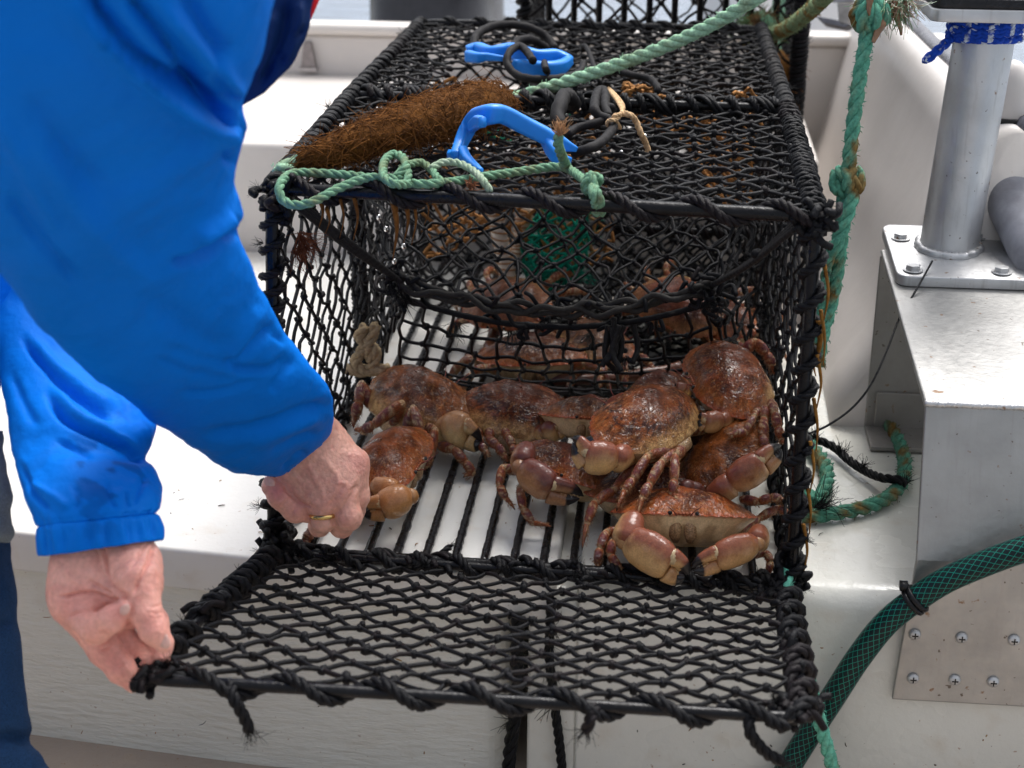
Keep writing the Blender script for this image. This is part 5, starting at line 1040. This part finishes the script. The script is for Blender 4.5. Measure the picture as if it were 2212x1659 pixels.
# thin cord along the front bar, looped and knotted
def C2(x, y): return (540+.3418*x, .3418*y)
def cpts(L_, z): 
    o = []
    for x, y, dz in L_: u, v = C2(x, y); o.append(Z(u, v, z+dz))
    return o
zc = .449
main = crom(cpts([(2215, 1330, -.034), (2200, 1250, -.004), (2150, 1170, .006), (2090, 1120, .006), (2000, 1062, .004), (1900, 1056, .002), (1700, 1085, 0), (1500, 1112, 0), (1300, 1145, 0), (1150, 1162, .002), (1000, 1158, .002), (870, 1140, .002), (650, 1110, .002), (400, 1092, .003), (265, 1098, .004), (200, 1150, .003), (185, 1215, -.004), (215, 1270, -.012), (290, 1296, -.014), (400, 1274, -.010), (560, 1190, -.002), (720, 1130, .004), (840, 1122, .006), (960, 1140, .006)], zc), 8)
def xk(mb):
    cf = green(9, PALE, .3)
    rope(mb, crom(cpts([(1000, 1165, .004), (905, 1160, .010), (845, 1110, .014), (850, 1020, .018), (905, 975, .020), (965, 995, .020), (985, 1060, .016), (940, 1105, .010), (905, 1130, .006)], zc), 8), .0048, cf)
    rope(mb, crom(cpts([(920, 1120, .008), (990, 1050, .014), (1080, 1028, .012), (1150, 1075, .008), (1190, 1130, .004), (1260, 1160, .002)], zc), 8), .0044, cf)
    rope(mb, crom(cpts([(985, 1170, .004), (1000, 1090, .012), (960, 1060, .010)], zc), 8), .0044, cf)
    rope(mb, crom(cpts([(1140, 1065, .010), (1230, 1025, .014), (1330, 1035, .014), (1420, 1085, .010), (1480, 1150, .004), (1520, 1215, -.006)], zc), 8), .0042, lambda P: mix(A(.42, .50, .38), A(.25, .36, .24), vnoise(P, 200, 3)))
    e = cpts([(2005, 1060, .004), (1965, 970, .030), (1945, 900, .046), (1955, 850, .056)], zc); rope(mb, crom(e, 8), .0056, cf); tuft(mb, e[-1], A(.1, 0, 1), .02, 70, A(.46, .26, .13), .0006, 4)
    k0 = cpts([(2160, 1160, .008)], zc)[0]; lump_knot(mb, k0, .009, .0048, cf, 3, 3)
    for s_ in (0, 1): rope(mb, crom([k0, *cpts([(2170+30*s_, 1230, .004), (2185+30*s_, 1300, -.012), (2190+30*s_, 1345, -.034)], zc)], 8), .005, cf)
    q = cpts([(1400, 1185, 0)], zc)[0]; tuft(mb, q, A(0, -.3, .3), .014, 40, A(.24, .10, .05), .0009, 8)
mkrope('tie_cord', 'thin green cord looped and knotted along the front bar of the pot', 'cord', main, .0050, green(9, PALE, .3), 0, extra=xk)
# rope hanging beside the pot on the right
def hang(mb):
    cf = green(15, TEAL*1.1, .9); lump_knot(mb, D(1879, 32, 1.90), .016, .009, cf, 4, 5); lump_knot(mb, D(1830, 392, 1.92), .014, .0085, cf, 4, 8)
    rope(mb, px_path([(1838, 385, 1.915), (1842, 420, 1.91), (1828, 470, 1.91), (1806, 528, 1.915), (1795, 545, 1.925), (1780, 560, 1.94)]), .0085, cf, fuzz=60)
    rope(mb, px_path([(1800, 540, 1.92), (1786, 580, 1.93), (1776, 640, 1.945), (1768, 700, 1.955), (1760, 760, 1.96)]), .006, cf)
mkrope('hanging_rope', 'knotted green rope hanging down at the right of the pot', 'rope', px_path([(1884, -40, 1.89), (1880, 20, 1.90), (1870, 90, 1.90), (1855, 180, 1.90), (1843, 270, 1.905), (1834, 350, 1.91), (1830, 392, 1.92), (1822, 440, 1.925), (1816, 520, 1.93), (1808, 590, 1.94), (1793, 660, 1.95), (1776, 725, 1.955), (1766, 790, 1.96)]), .0088, green(15, TEAL*1.1, .9), 420, seed=9, extra=hang)
# weathered rope at the top right corner of the pot, with a frayed knot
def fr(mb):
    cf = green(22, A(.13, .27, .16), .8); c0 = D(1640, 66, 2.86); lump_knot(mb, c0, .024, .011, cf, 5, 12)
    for k in range(9): tuft(mb, c0+(np.random.default_rng(k).random(3)-.5)*.05, (np.random.default_rng(k+50).random(3)-.5), .05, 60, A(.13, .22, .10) if k % 2 else A(.20, .11, .05), .0007, 30+k, 1.2)
mkrope('frayed_rope', 'weathered brownish rope with a frayed knot on the far corner of the pot', 'rope', px_path([(1610, 100, 2.86), (1640, 78, 2.84), (1690, 66, 2.7), (1735, 36, 2.5), (1775, 0, 2.35), (1830, -60, 2.2)]), .0125, green(22, A(.17, .23, .12), .9), 260, seed=3, extra=fr)
mkrope('upright_rope', 'straight pale green rope standing between the two pots', 'rope', px_path([(1686, -40, 3.0), (1680, 40, 2.98), (1673, 110, 2.96), (1670, 170, 2.94), (1668, 230, 2.92), (1666, 260, 2.92)]), .0125, green(27, A(.28, .52, .36), .3), 0)
mb = MB(); Pw = px_path([(1678, 112, 2.93), (1694, 145, 2.91), (1697, 190, 2.91), (1684, 215, 2.92), (1690, 250, 2.92), (1672, 285, 2.93)], 10); mb.tube(Pw, np.interp(np.linspace(0, 1, len(Pw)), [0, .3, .5, .62, .8, 1], [.012, .020, .016, .010, .014, .003]), A(.20, .08, .015), n=10, flat=.6, colf=lambda P: mix(A(.11, .045, .01), A(.30, .13, .03), fbm(P, 60, 2)))
for k in range(5): tuft(mb, Pw[int(len(Pw)*(k+.5)/6)], (.3, -.3, -.6), .05, 40, A(.22, .09, .02), .0008, k+60)
tag(mb.build('seaweed_strand', m_rope, loc=Pw[0]), 'orange-brown seaweed hanging on the upright rope between the pots', 'seaweed')
mb = MB()
for pts in ([(1898, 10, 1.90), (1905, 45, 1.89), (1895, 70, 1.89), (1886, 92, 1.89)], [(1930, 5, 1.9), (1938, 40, 1.9), (1945, 60, 1.9), (1947, 76, 1.9)], [(1880, -8, 1.88), (1877, 20, 1.88), (1878, 34, 1.88)], [(1915, 0, 1.9), (1908, 30, 1.9), (1900, 55, 1.9)], [(1960, -6, 1.9), (1955, 20, 1.9), (1946, 45, 1.9)]):
    P = px_path(pts, 8); mb.tube(P, np.linspace(.0085, .0022, len(P)), A(.2, .1, .04), n=8, flat=.6, colf=lambda P: mix(A(.14, .05, .02), A(.30, .17, .08), fbm(P, 90, 2)))
for k in range(8): tuft(mb, D(1890+k*10, -4, 1.9), (.2*(k % 3-1), -.2, -1), .04, 60, (A(.14, .26, .13), A(.17, .10, .05))[k % 2], .0006, 80+k)
tag(mb.build('seaweed_strand', M('wet_weed', rough=.25, noise=.3, nscale=120, coat=.3), loc=D(1900, 20, 1.9)), 'dripping brown weed and frayed twine left of the post top', 'seaweed')
# coil on the locker
zz0 = .011
cp1 = [Z(u, v, zz0) for u, v in ((1815, 885), (1850, 880), (1890, 892), (1925, 925), (1950, 975), (1954, 1015), (1945, 1048), (1910, 1080), (1860, 1098), (1810, 1108), (1765, 1114), (1735, 1112), (1720, 1090), (1735, 1060))]
cp2 = [Z(u, v, zz0+.002) for u, v in ((1735, 1060), (1760, 1082), (1778, 1062), (1788, 1030), (1780, 1000), (1762, 975), (1745, 955), (1735, 940))]
mkrope('rope_coil', 'green rope lying in a loose loop on the locker beside the pot', 'rope', crom(cp1+cp2[1:], 8), .0092, green(33, TEAL*.9, .85), 380, seed=21)
mb = MB(); P = crom([Z(1725, 935, .012), Z(1760, 948, .016), Z(1800, 965, .012), Z(1835, 995, .012), Z(1870, 1018, .014), Z(1905, 1032, .022), Z(1940, 1036, .026), Z(1954, 1046, .016)], 8)
rope(mb, P, .0058, lambda v: np.tile(A(*BLK), (len(v), 1))); 
for k, q in enumerate((P[8], P[30], P[-1], P[20])): tuft(mb, q, (0, 0, .6), .022, 40, BLK, .0005, 90+k)
tuft(mb, Z(1765, 1098, .02), (.6, 0, .4), .04, 60, BLK, .0005, 99)
tag(mb.build('black_rope_end', m_twine, loc=P[0]), 'frayed black rope end lying across the green loop on the locker', 'rope')
mkrope('trailing_rope', 'green rope running down the locker face from the pot corner, over the hose', 'rope', crom([Y(1698, 1235, -.01), Y(1703, 1290, -.035), Y(1722, 1370, -.052), Y(1745, 1460, -.068), Y(1768, 1550, -.072), Y(1796, 1650, -.072), Y(1822, 1760, -.07)], 8), .0078, green(39, A(.14, .45, .33), .5), 200, seed=31)
# black ends of twine hanging through the gap
for k, (pts, lb) in enumerate(((((1120, 1330), (1116, 1420), (1118, 1500), (1108, 1570), (1100, 1640), (1098, 1720)), 'thick black rope hanging in front of the gap between bench and locker'), (((1192, 1290), (1186, 1380), (1190, 1460), (1200, 1540), (1210, 1620), (1218, 1720)), 'thin black rope hanging in front of the locker, right of the gap'))):
    mb = MB(); P = crom([Y(u, v, -.016) for u, v in pts], 8); rope(mb, P, .0082 if k == 0 else .0058, lambda v: np.tile(A(*BLK), (len(v), 1)))
    for j in range(3): tuft(mb, P[6+j*8], (.5*(1-j), -.3, -.3), .03, 24, A(.03, .03, .022), .0005, 120+k*7+j)
    tag(mb.build('hanging_black_rope', m_twine, loc=P[0]), lb, 'rope', 'black ropes hanging at the gap')
# hose with a braided green net in its wall, and the tie holding it to the bracket
hm = bpy.data.materials.new('braided_hose'); hm.use_nodes = True; hN = hm.node_tree.nodes; hL = hm.node_tree.links; hb_ = hN['Principled BSDF']; hb_.inputs['Roughness'].default_value = .3; hb_.inputs['Specular IOR Level'].default_value = .22
at = hN.new('ShaderNodeAttribute'); at.attribute_name = 'st'; sx2 = hN.new('ShaderNodeSeparateXYZ'); hL.new(at.outputs['Vector'], sx2.inputs[0])
def mth(op, a, b_=None):
    q = hN.new('ShaderNodeMath'); q.operation = op
    for k, v_ in ((0, a), (1, b_)):
        if v_ is None: continue
        if isinstance(v_, (int, float)): q.inputs[k].default_value = v_
        else: hL.new(v_, q.inputs[k])
    return q.outputs[0]
lines_ = []
for sgn in (1, -1):
    x = mth('ADD', mth('MULTIPLY', sx2.outputs[0], 95.0*sgn), mth('MULTIPLY', sx2.outputs[1], 12.0)); lines_.append(mth('LESS_THAN', mth('ABSOLUTE', mth('SUBTRACT', mth('FRACT', x), .5)), .05))
mxn = hN.new('ShaderNodeMix'); mxn.data_type = 'RGBA'; hL.new(mth('MAXIMUM', *lines_), mxn.inputs[0]); mxn.inputs[6].default_value = (.004, .012, .014, 1); mxn.inputs[7].default_value = (.008, .21, .155, 1); hL.new(mxn.outputs[2], hb_.inputs['Base Color'])
hp = crom([Y(3300, 1130, .05), Y(2900, 1085, .0), Y(2600, 1090, -.03), Y(2330, 1150, -.045), Y(2230, 1180, -.045), Y(2140, 1212, -.045), Y(2050, 1250, -.044), Y(1985, 1290, -.042), Y(1915, 1345, -.040), Y(1855, 1420, -.038), Y(1800, 1505, -.036), Y(1745, 1590, -.034), Y(1690, 1680, -.034), Y(1630, 1790, -.034)], 12)
mb = MB(); P, _s = resample(hp, .004); nth = 33; T_, N_, B_ = frames(P); th = np.linspace(0, 2*math.pi, nth); G = P[:, None]+.0142*(np.cos(th)[None, :, None]*N_[:, None]+np.sin(th)[None, :, None]*B_[:, None])
st = np.stack([np.repeat(_s[:, None], nth, 1), np.repeat((th/(2*math.pi))[None], len(P), 0)], -1); mb.grid(G, (.01, .1, .08), st=st, flip=True)
hose = mb.build('garden_hose', hm, loc=P[0]); tag(hose, 'dark green braided hose curving down across the bracket and locker', 'hose')
i = np.argmin(np.linalg.norm(P-Y(1978, 1294, -.042), axis=1)); mb = MB(); tt = np.linspace(0, 2*math.pi, 40)
for k in range(2): mb.tube(P[i]+T_[i]*(.003*(2*k-1))+.0158*(np.cos(tt)[:, None]*N_[i]+np.sin(tt)[:, None]*B_[i]), .0022, (.012, .012, .013), n=6, up=T_[i], flat=1.5)
mb.box(P[i]+A(-.018, -.004, .012), P[i]+A(-.009, .006, .020), (.012, .012, .013)); o = mb.build('hose_tie', m_bar, loc=tuple(P[i])); o.parent = hose; o.location = Vector(P[i])-hose.location
# long tail of a cable tie sticking up
mb = MB(); P = px_path([(2014, 564, 2.06), (1980, 625, 2.03), (1942, 690, 2.0), (1915, 760, 1.97), (1882, 830, 1.95), (1842, 880, 1.94), (1790, 918, 1.93), (1745, 938, 1.93)], 8); mb.tube(P, .0013, (.01, .01, .012), n=6, flat=1.3)
tag(mb.build('cable_tie_tail', m_bar, loc=P[0]), 'long thin black cable tie tail bending up in front of the bracket', 'cable tie')
# blue and white line round the post
mb = MB()
def bw(k): return lambda P: mix(A(.012, .06, .42), A(.55, .60, .70), np.full(len(P), 1.0 if k == 0 else 0.0)*(vnoise(P, 150, 3) > .35))
def bwrope(P, r=.0052): 
    P, s = resample(np.asarray(P, float), .0025); T_, N_, B_ = frames(P)
    for k in range(4): a = 2*math.pi*(s/.026+k/4)*(1 if k % 2 else -1); mb.tube(P+r*.45*(np.cos(a)[:, None]*N_+np.sin(a)[:, None]*B_), r*.62, None, n=6, colf=bw(k))
zt = Y(2098, 70, pcy)[2]
for k in range(4): bwrope([A(pcx+.016+(prr+.0055)*math.cos(a), pcy+(prr+.0055)*math.sin(a), zt-.008*k+.018+.004*math.sin(a*1+k)) for a in np.linspace(0, 2*math.pi, 30)])
bwrope(px_path([(2098, 56, 2.06), (2072, 66, 2.03), (2045, 92, 2.015), (2015, 118, 2.01), (1996, 132, 2.01)], 8), .0062); bwrope(px_path([(2050, 60, 2.05), (2090, 62, 2.04), (2130, 40, 2.03), (2155, 12, 2.02), (2185, -20, 2.02)], 8), .0062); bwrope(px_path([(2120, 72, 2.1), (2165, 74, 2.1), (2200, 50, 2.1), (2240, 48, 2.1)], 8))
tag(mb.build('post_line', m_rope, loc=(pcx, pcy, zt)), 'blue and white braided line tied round the top of the post', 'line')
# two blue door hooks with their elastic cords
def hook(label, segs, cords, ref):
    root = E('door_hook', label, 'hook', tuple(ref), 'blue plastic hooks of the pot')
    mb = MB()
    for pts, w_ in segs:
        P = crom(pts, 8); m_ = len(P); T_, N_, B_ = frames(P, up=(0, 0, 1)); th = np.linspace(0, 2*math.pi, 16, endpoint=False); ww = np.interp(np.linspace(0, 1, m_), np.linspace(0, 1, len(w_)), w_)
        c_, s_ = np.sign(np.cos(th))*np.abs(np.cos(th))**.7, np.sign(np.sin(th))*np.abs(np.sin(th))**.7; rib = 1-.22*np.exp(-((th-1.57)/.35)**2)-.22*np.exp(-((th-4.71)/.35)**2)
        mb.grid(P[:, None]+ww[:, None, None]*(c_[None, :, None]*N_[:, None]*1.0+(s_*rib)[None, :, None]*B_[:, None]*.85), (.008, .23, .78), closed_v=True, flip=True)
        o_ = mb.n-m_*16; mb.F += [tuple(o_+j for j in range(16)), tuple(o_+(m_-1)*16+j for j in reversed(range(16)))]; mb.MI += [0, 0]
    hk = mb.build('hook_body', m_hook, root, loc=tuple(ref))
    for pts, r_ in cords: mb = MB(); braid(mb, crom(pts, 10), r_, (.013, .012, .013), n=8); mb.build('elastic_cord', m_cord, root, loc=tuple(ref))
def ZC(L_): return cpts(L_, .448)
C3 = lambda x, y, dz: Z(1134+.3418*x, .3418*y, .448+dz)
h1 = ZC([(1300, 1000, .006), (1330, 910, .016), (1385, 800, .034), (1440, 745, .048), (1520, 722, .056), (1600, 725, .054), (1720, 785, .042), (1850, 850, .030), (1960, 905, .020), (2065, 945, .012)])
hook('sky blue plastic hook arching over the front of the pot top', [(h1, [.0085, .0085, .0095, .0115, .0115, .0105, .0105, .0100, .0090, .003]), (ZC([(1345, 960, .012), (1370, 1010, .010), (1420, 1060, .006), (1462, 1086, .004)]), [.0075, .007, .006, .004]), (ZC([(1300, 985, .008), (1268, 990, .004), (1262, 960, .004)]), [.006, .006, .003]), (ZC([(1875, 880, .024), (1910, 950, .014), (1950, 1000, .006), (2025, 1015, .002)]), [.0085, .0085, .0075, .004]), (ZC([(1400, 800, .038), (1440, 770, .050), (1470, 772, .056)]), [.006, .0075, .006])],
     [([C3(300, 965, .006), C3(400, 940, .012), C3(490, 890, .014), C3(555, 810, .016), C3(540, 760, .020)], .0058), ([C3(265, 850, .008), C3(330, 810, .012), C3(420, 785, .016), C3(520, 755, .02)], .0056), ([C3(540, 760, .020), C3(470, 730, .024), C3(440, 690, .03), C3(450, 610, .034), C3(480, 565, .036), C3(505, 600, .034), C3(505, 680, .028), C3(530, 740, .022)], .0062),
      ([C3(430, 690, .014), C3(470, 665, .026), C3(540, 680, .026), C3(550, 700, .014)], .0058), ([C3(230, 810, .002), C3(205, 740, .012), C3(225, 660, .022), C3(250, 600, .024), C3(290, 620, .02), C3(310, 660, .006)], .0098), ([C3(480, 560, .006), C3(470, 500, .02), C3(440, 430, .012), C3(400, 320, .016), C3(375, 290, .016), C3(365, 320, .006)], .0038), ([C3(470, 490, .010), C3(560, 450, .012), C3(680, 475, .012), C3(790, 500, .010), C3(840, 560, .004), C3(830, 580, 0)], .0052)], h1[4])
h2 = ZC([(1375, 335, .012), (1440, 318, .016), (1520, 335, .018), (1640, 325, .020), (1700, 335, .020), (1820, 360, .016), (1930, 360, .014), (2020, 382, .010)])
hook('deep blue plastic hook lying flat on the far half of the pot top', [(h2, [.011, .012, .010, .013, .012, .011, .012, .008]), (ZC([(2020, 382, .010), (1960, 425, .006), (1850, 440, .006), (1720, 425, .006), (1655, 405, .010)]), [.008, .011, .0125, .012, .008]), (ZC([(1380, 355, .012), (1440, 365, .014), (1500, 360, .016), (1600, 370, .016)]), [.009, .008, .006, .004])],
     [(ZC([(1415, 305, .018), (1430, 225, .03), (1520, 170, .036), (1640, 155, .036), (1780, 180, .03), (1880, 240, .016), (1930, 310, .004)]), .0066), (ZC([(1655, 300, .022), (1700, 255, .028), (1780, 250, .026), (1850, 290, .012), (1880, 310, .002)]), .0066), (ZC([(1790, 385, .024), (1745, 320, .030), (1700, 290, .032), (1640, 330, .03), (1625, 400, .018), (1680, 470, .006), (1790, 500, .004), (1950, 495, .004), (2080, 460, .004), (2110, 400, .006)]), .0058), (ZC([(1860, 395, .016), (1870, 440, .018), (1880, 455, .006)]), .0050)], h2[3])
mb = MB()
for pts, r_ in (([C3(530, 560, .012), C3(565, 610, .026), C3(600, 665, .03), C3(615, 710, .030), C3(575, 755, .026), C3(535, 760, .026), C3(520, 785, .016), C3(545, 800, .010)], .0026), ([C3(535, 565, .012), C3(580, 610, .026), C3(620, 670, .03), C3(605, 720, .03), C3(560, 735, .03), C3(590, 790, .016), C3(600, 810, .01)], .0026), ([C3(610, 715, .030), C3(660, 725, .03), C3(700, 765, .02), C3(735, 850, .004), C3(760, 900, -.01), C3(790, 990, -.03)], .0038)): rope(mb, crom(pts, 8), r_, lambda P: mix(A(.50, .32, .17), A(.62, .44, .26), vnoise(P, 300, 2)))
tag(mb.build('tan_cord', m_rope, loc=C3(600, 700, .03)), 'short tan cord knotted on the pot top behind the sky blue hook', 'cord')
# bait tubes and a green net bag hanging in the back room
for k, (u0, v0, u1, v1, y_) in enumerate(((1065, 440, 1098, 600, .78), (1135, 445, 1120, 560, .82))):
    bt = MB(); p0, p1 = Y(u0, v0, y_), Y(u1, v1, y_); P, _ = resample(np.array([p0, p1]), .004); bt.tube(P, .0125, (.62, .54, .46), n=16)
    for j in range(12): q = p0+(p1-p0)*(j+.5)/12; bt.tube(np.array([q+.0132*A(math.cos(a), math.sin(a), .15*math.sin(a+j)) for a in np.linspace(0, 6.28, 20)]), .0016, (.34, .17, .07), n=5)
    tag(bt.build('bait_tube', m_flat, loc=p0), ('white bait tube with brown twine hanging nearest the middle of the pot', 'shorter white bait tube hanging beside the green net bag')[k], 'bait tube', 'bait tubes inside the pot')
gb = MB(); c0, c1 = Y(1215, 440, .80), Y(1185, 625, .80); ax_ = c1-c0; L_ = np.linalg.norm(ax_)
def bag(u, v): a = 2*math.pi*u; r_ = .012+.040*math.sin(math.pi*min(1, v*.86+.08))**.7; return c0+ax_*v+A(r_*math.cos(a), r_*.7*math.sin(a), .006*math.sin(3*a+7*v))
Net(gb, r=.0022, kr=.004, seed=71, colf=lambda p, sd: A(.005, .20, .13)*(.7+.6*np.random.default_rng(sd).random())).diamond(bag, 16, 14, jit=.3, seg=2)
for k in range(10): tuft(gb, np.array(bag(k*.37 % 1, .1+.08*k)), (.6, -.4, -.2), .03, 24, A(.008, .26, .17), .0006, 200+k)
tag(gb.build('net_bag', m_rope, loc=c0), 'bright green net bag hanging in the back room of the pot', 'net bag')
gb2 = MB(); Net(gb2, r=.0016, kr=.003, seed=72, colf=lambda p, sd: A(.005, .17, .10)*(.6+.6*np.random.default_rng(sd).random())).diamond(lambda u, v: A(.12+.16*u, .66+.16*v, .40-.05*math.sin(u*3)-.03*v), 14, 12, jit=.35, seg=2)
tag(gb2.build('net_scrap', m_rope, loc=(.2, .74, .4)), 'loose piece of thin green netting under the hole in the pot top', 'netting')
# tan rope scrap by the left net
mb = MB(); cf = lambda P: mix(A(.33, .24, .14), A(.44, .34, .21), vnoise(P, 200, 4))
for pts in (((812, 700), (800, 735), (780, 760), (768, 785), (795, 800), (812, 770), (806, 745)), ((745, 795), (775, 803), (810, 800), (840, 795)), ((790, 705), (775, 730), (795, 745), (800, 780))): rope(mb, crom([Y(u, v, .44) for u, v in pts], 8), .0082, cf)
tag(mb.build('rope_scrap', m_rope, loc=Y(790, 760, .44)), 'knotted tan rope scrap hanging inside the left net above the pale-legged crab', 'rope')
# brown stalk in the back room and hanging weed under the front bar
mb = MB(); P = crom([Z(1075, 700, .03), Z(1060, 760, .02), Z(1110, 800, .02), Z(1220, 820, .02), Z(1350, 815, .022), Z(1470, 795, .03)], 10); mb.tube(P, .010+.0015*np.sin(np.arange(len(P))*.9), A(.13, .045, .022), n=10, colf=lambda P: mix(A(.07, .025, .015), A(.19, .06, .025), fbm(P, 60, 3)))
tag(mb.build('kelp_stalk', M('wet_stalk', rough=.3, coat=.3, noise=.3, nscale=80), loc=P[0]), 'long curved red-brown kelp stalk behind the lower funnel net', 'seaweed')
mb = MB(); 
for u, v, L_, w_ in ((690, 428, .035, .006), (705, 450, .03, .005), (765, 425, .05, .006), (850, 430, .07, .010), (875, 430, .05, .008), (892, 425, .055, .006), (735, 430, .045, .004), (920, 430, .03, .003)):
    p0 = Y(u, v, .03); P = crom([p0, p0+A(.002, .006, -L_*.5), p0+A(-.003, .004, -L_)], 6); mb.tube(P, np.linspace(w_, .0008, len(P)), A(.12, .045, .012), n=7, flat=.4, colf=lambda P: mix(A(.07, .025, .008), A(.22, .09, .02), fbm(P, 90, 5)))
for k, (u, v) in enumerate(((650, 505), (655, 520), (640, 540))): tuft(mb, Y(u, v, .05), (.3, 0, -.5), .03, 50, A(.14, .04, .015), .0005, 300+k)
tag(mb.build('seaweed_strand', m_rope, loc=Y(800, 430, .03)), 'dark brown weed hanging under the front top bar of the pot', 'seaweed')
mb = MB(); 
for k in range(7): p0 = c['ftr']+A(.012, -.004, -.05-.05*k); P = crom([p0, p0+A(.006, -.004, -.03), p0+A(.004+.003*(k % 2), -.002, -.06)], 6); mb.tube(P, np.linspace(.0045, .0015, len(P)), A(.22, .10, .02), n=6, flat=.5, colf=lambda P: mix(A(.13, .05, .012), A(.32, .16, .03), fbm(P, 90, 6)))
P = crom([Y(1768, 690, .0), Y(1772, 730, .0), Y(1766, 765, .0), Y(1758, 790, .0), Y(1762, 812, .0)], 6); mb.tube(P, np.linspace(.008, .0012, len(P)), A(.22, .10, .02), n=8, flat=.5)
tag(mb.build('seaweed_strand', m_rope, loc=p0), 'amber weed clinging along the right front post of the pot', 'seaweed')
# water drops hanging below the nets
dm = bpy.data.materials.new('water_drop'); dm.use_nodes = True; q = dm.node_tree.nodes['Principled BSDF']; q.inputs['Transmission Weight'].default_value = 1; q.inputs['Roughness'].default_value = 0; q.inputs['IOR'].default_value = 1.33; q.inputs['Base Color'].default_value = (1, 1, 1, 1)
for k, (u, v) in enumerate(((834, 495), (872, 532), (852, 565), (818, 470), (1393, 295), (1342, 330))): mb = MB(); p = Y(u, v, .06 if v > 400 else .30); mb.blob(p, (.0026, .0026, .0034), (1, 1, 1), nu=14, nv=9); tag(mb.build('water_drop', dm, loc=p), 'clear water drop hanging at the front of the pot', 'water drop', 'water drops on the pot')

# scraps of weed and twine strewn on the bench, the locker and their faces
mb = MB(); r2 = np.random.default_rng(77)
for k in range(190):
    q = r2.random()*(.88 if k % 2 else 1); 
    if q < .45: p = A(-.75+1.05*r2.random(), .06+.9*r2.random()**1.6, .0012)
    elif q < .7: p = A(.35+.62*r2.random(), .04+.5*r2.random(), .0012)
    else: p = A(.30+.75*r2.random(), -.0135, -.05-.22*r2.random()) if r2.random() > .35 else A(-.35+.6*r2.random(), .012, -.08-.18*r2.random())
    vert = q >= .7; L_ = .002+.011*r2.random()**2.4; a = r2.random()*6.28; d = A(math.cos(a), 0 if vert else math.sin(a), math.sin(a) if vert else 0)*L_; n_ = A(0, -.001, 0) if vert else A(0, 0, .001)
    m_ = p+d*.5+np.cross(d, n_*1000)*.3*(r2.random()-.5); mb.tube(crom([p, m_+n_*.6, p+d], 4), (.0004+.0006*r2.random())*np.array([.6, .8, 1, 1, 1, 1, .9, .7, .4]), (A(.25, .11, .03), A(.05, .03, .015), A(.015, .014, .014), A(.34, .22, .10))[r2.integers(0, 4)], n=4, cap=False)
tag(mb.build('weed_scraps', m_rope), 'scraps of weed and twine strewn over the bench and locker', 'scraps', kind='stuff')
mb = MB(); P = crom([Z(940, 1212, .006), Z(950, 1200, .010), Z(962, 1190, .012), Z(970, 1182, .012)], 6); rope(mb, P, .0042, lambda v: np.tile(A(*BLK), (len(v), 1))); tuft(mb, P[-1], (1, .5, .3), .012, 26, BLK, .0004, 5)
tag(mb.build('twine_end', m_twine, loc=P[0]), 'short black twine end lying between the bare floor rods', 'twine')
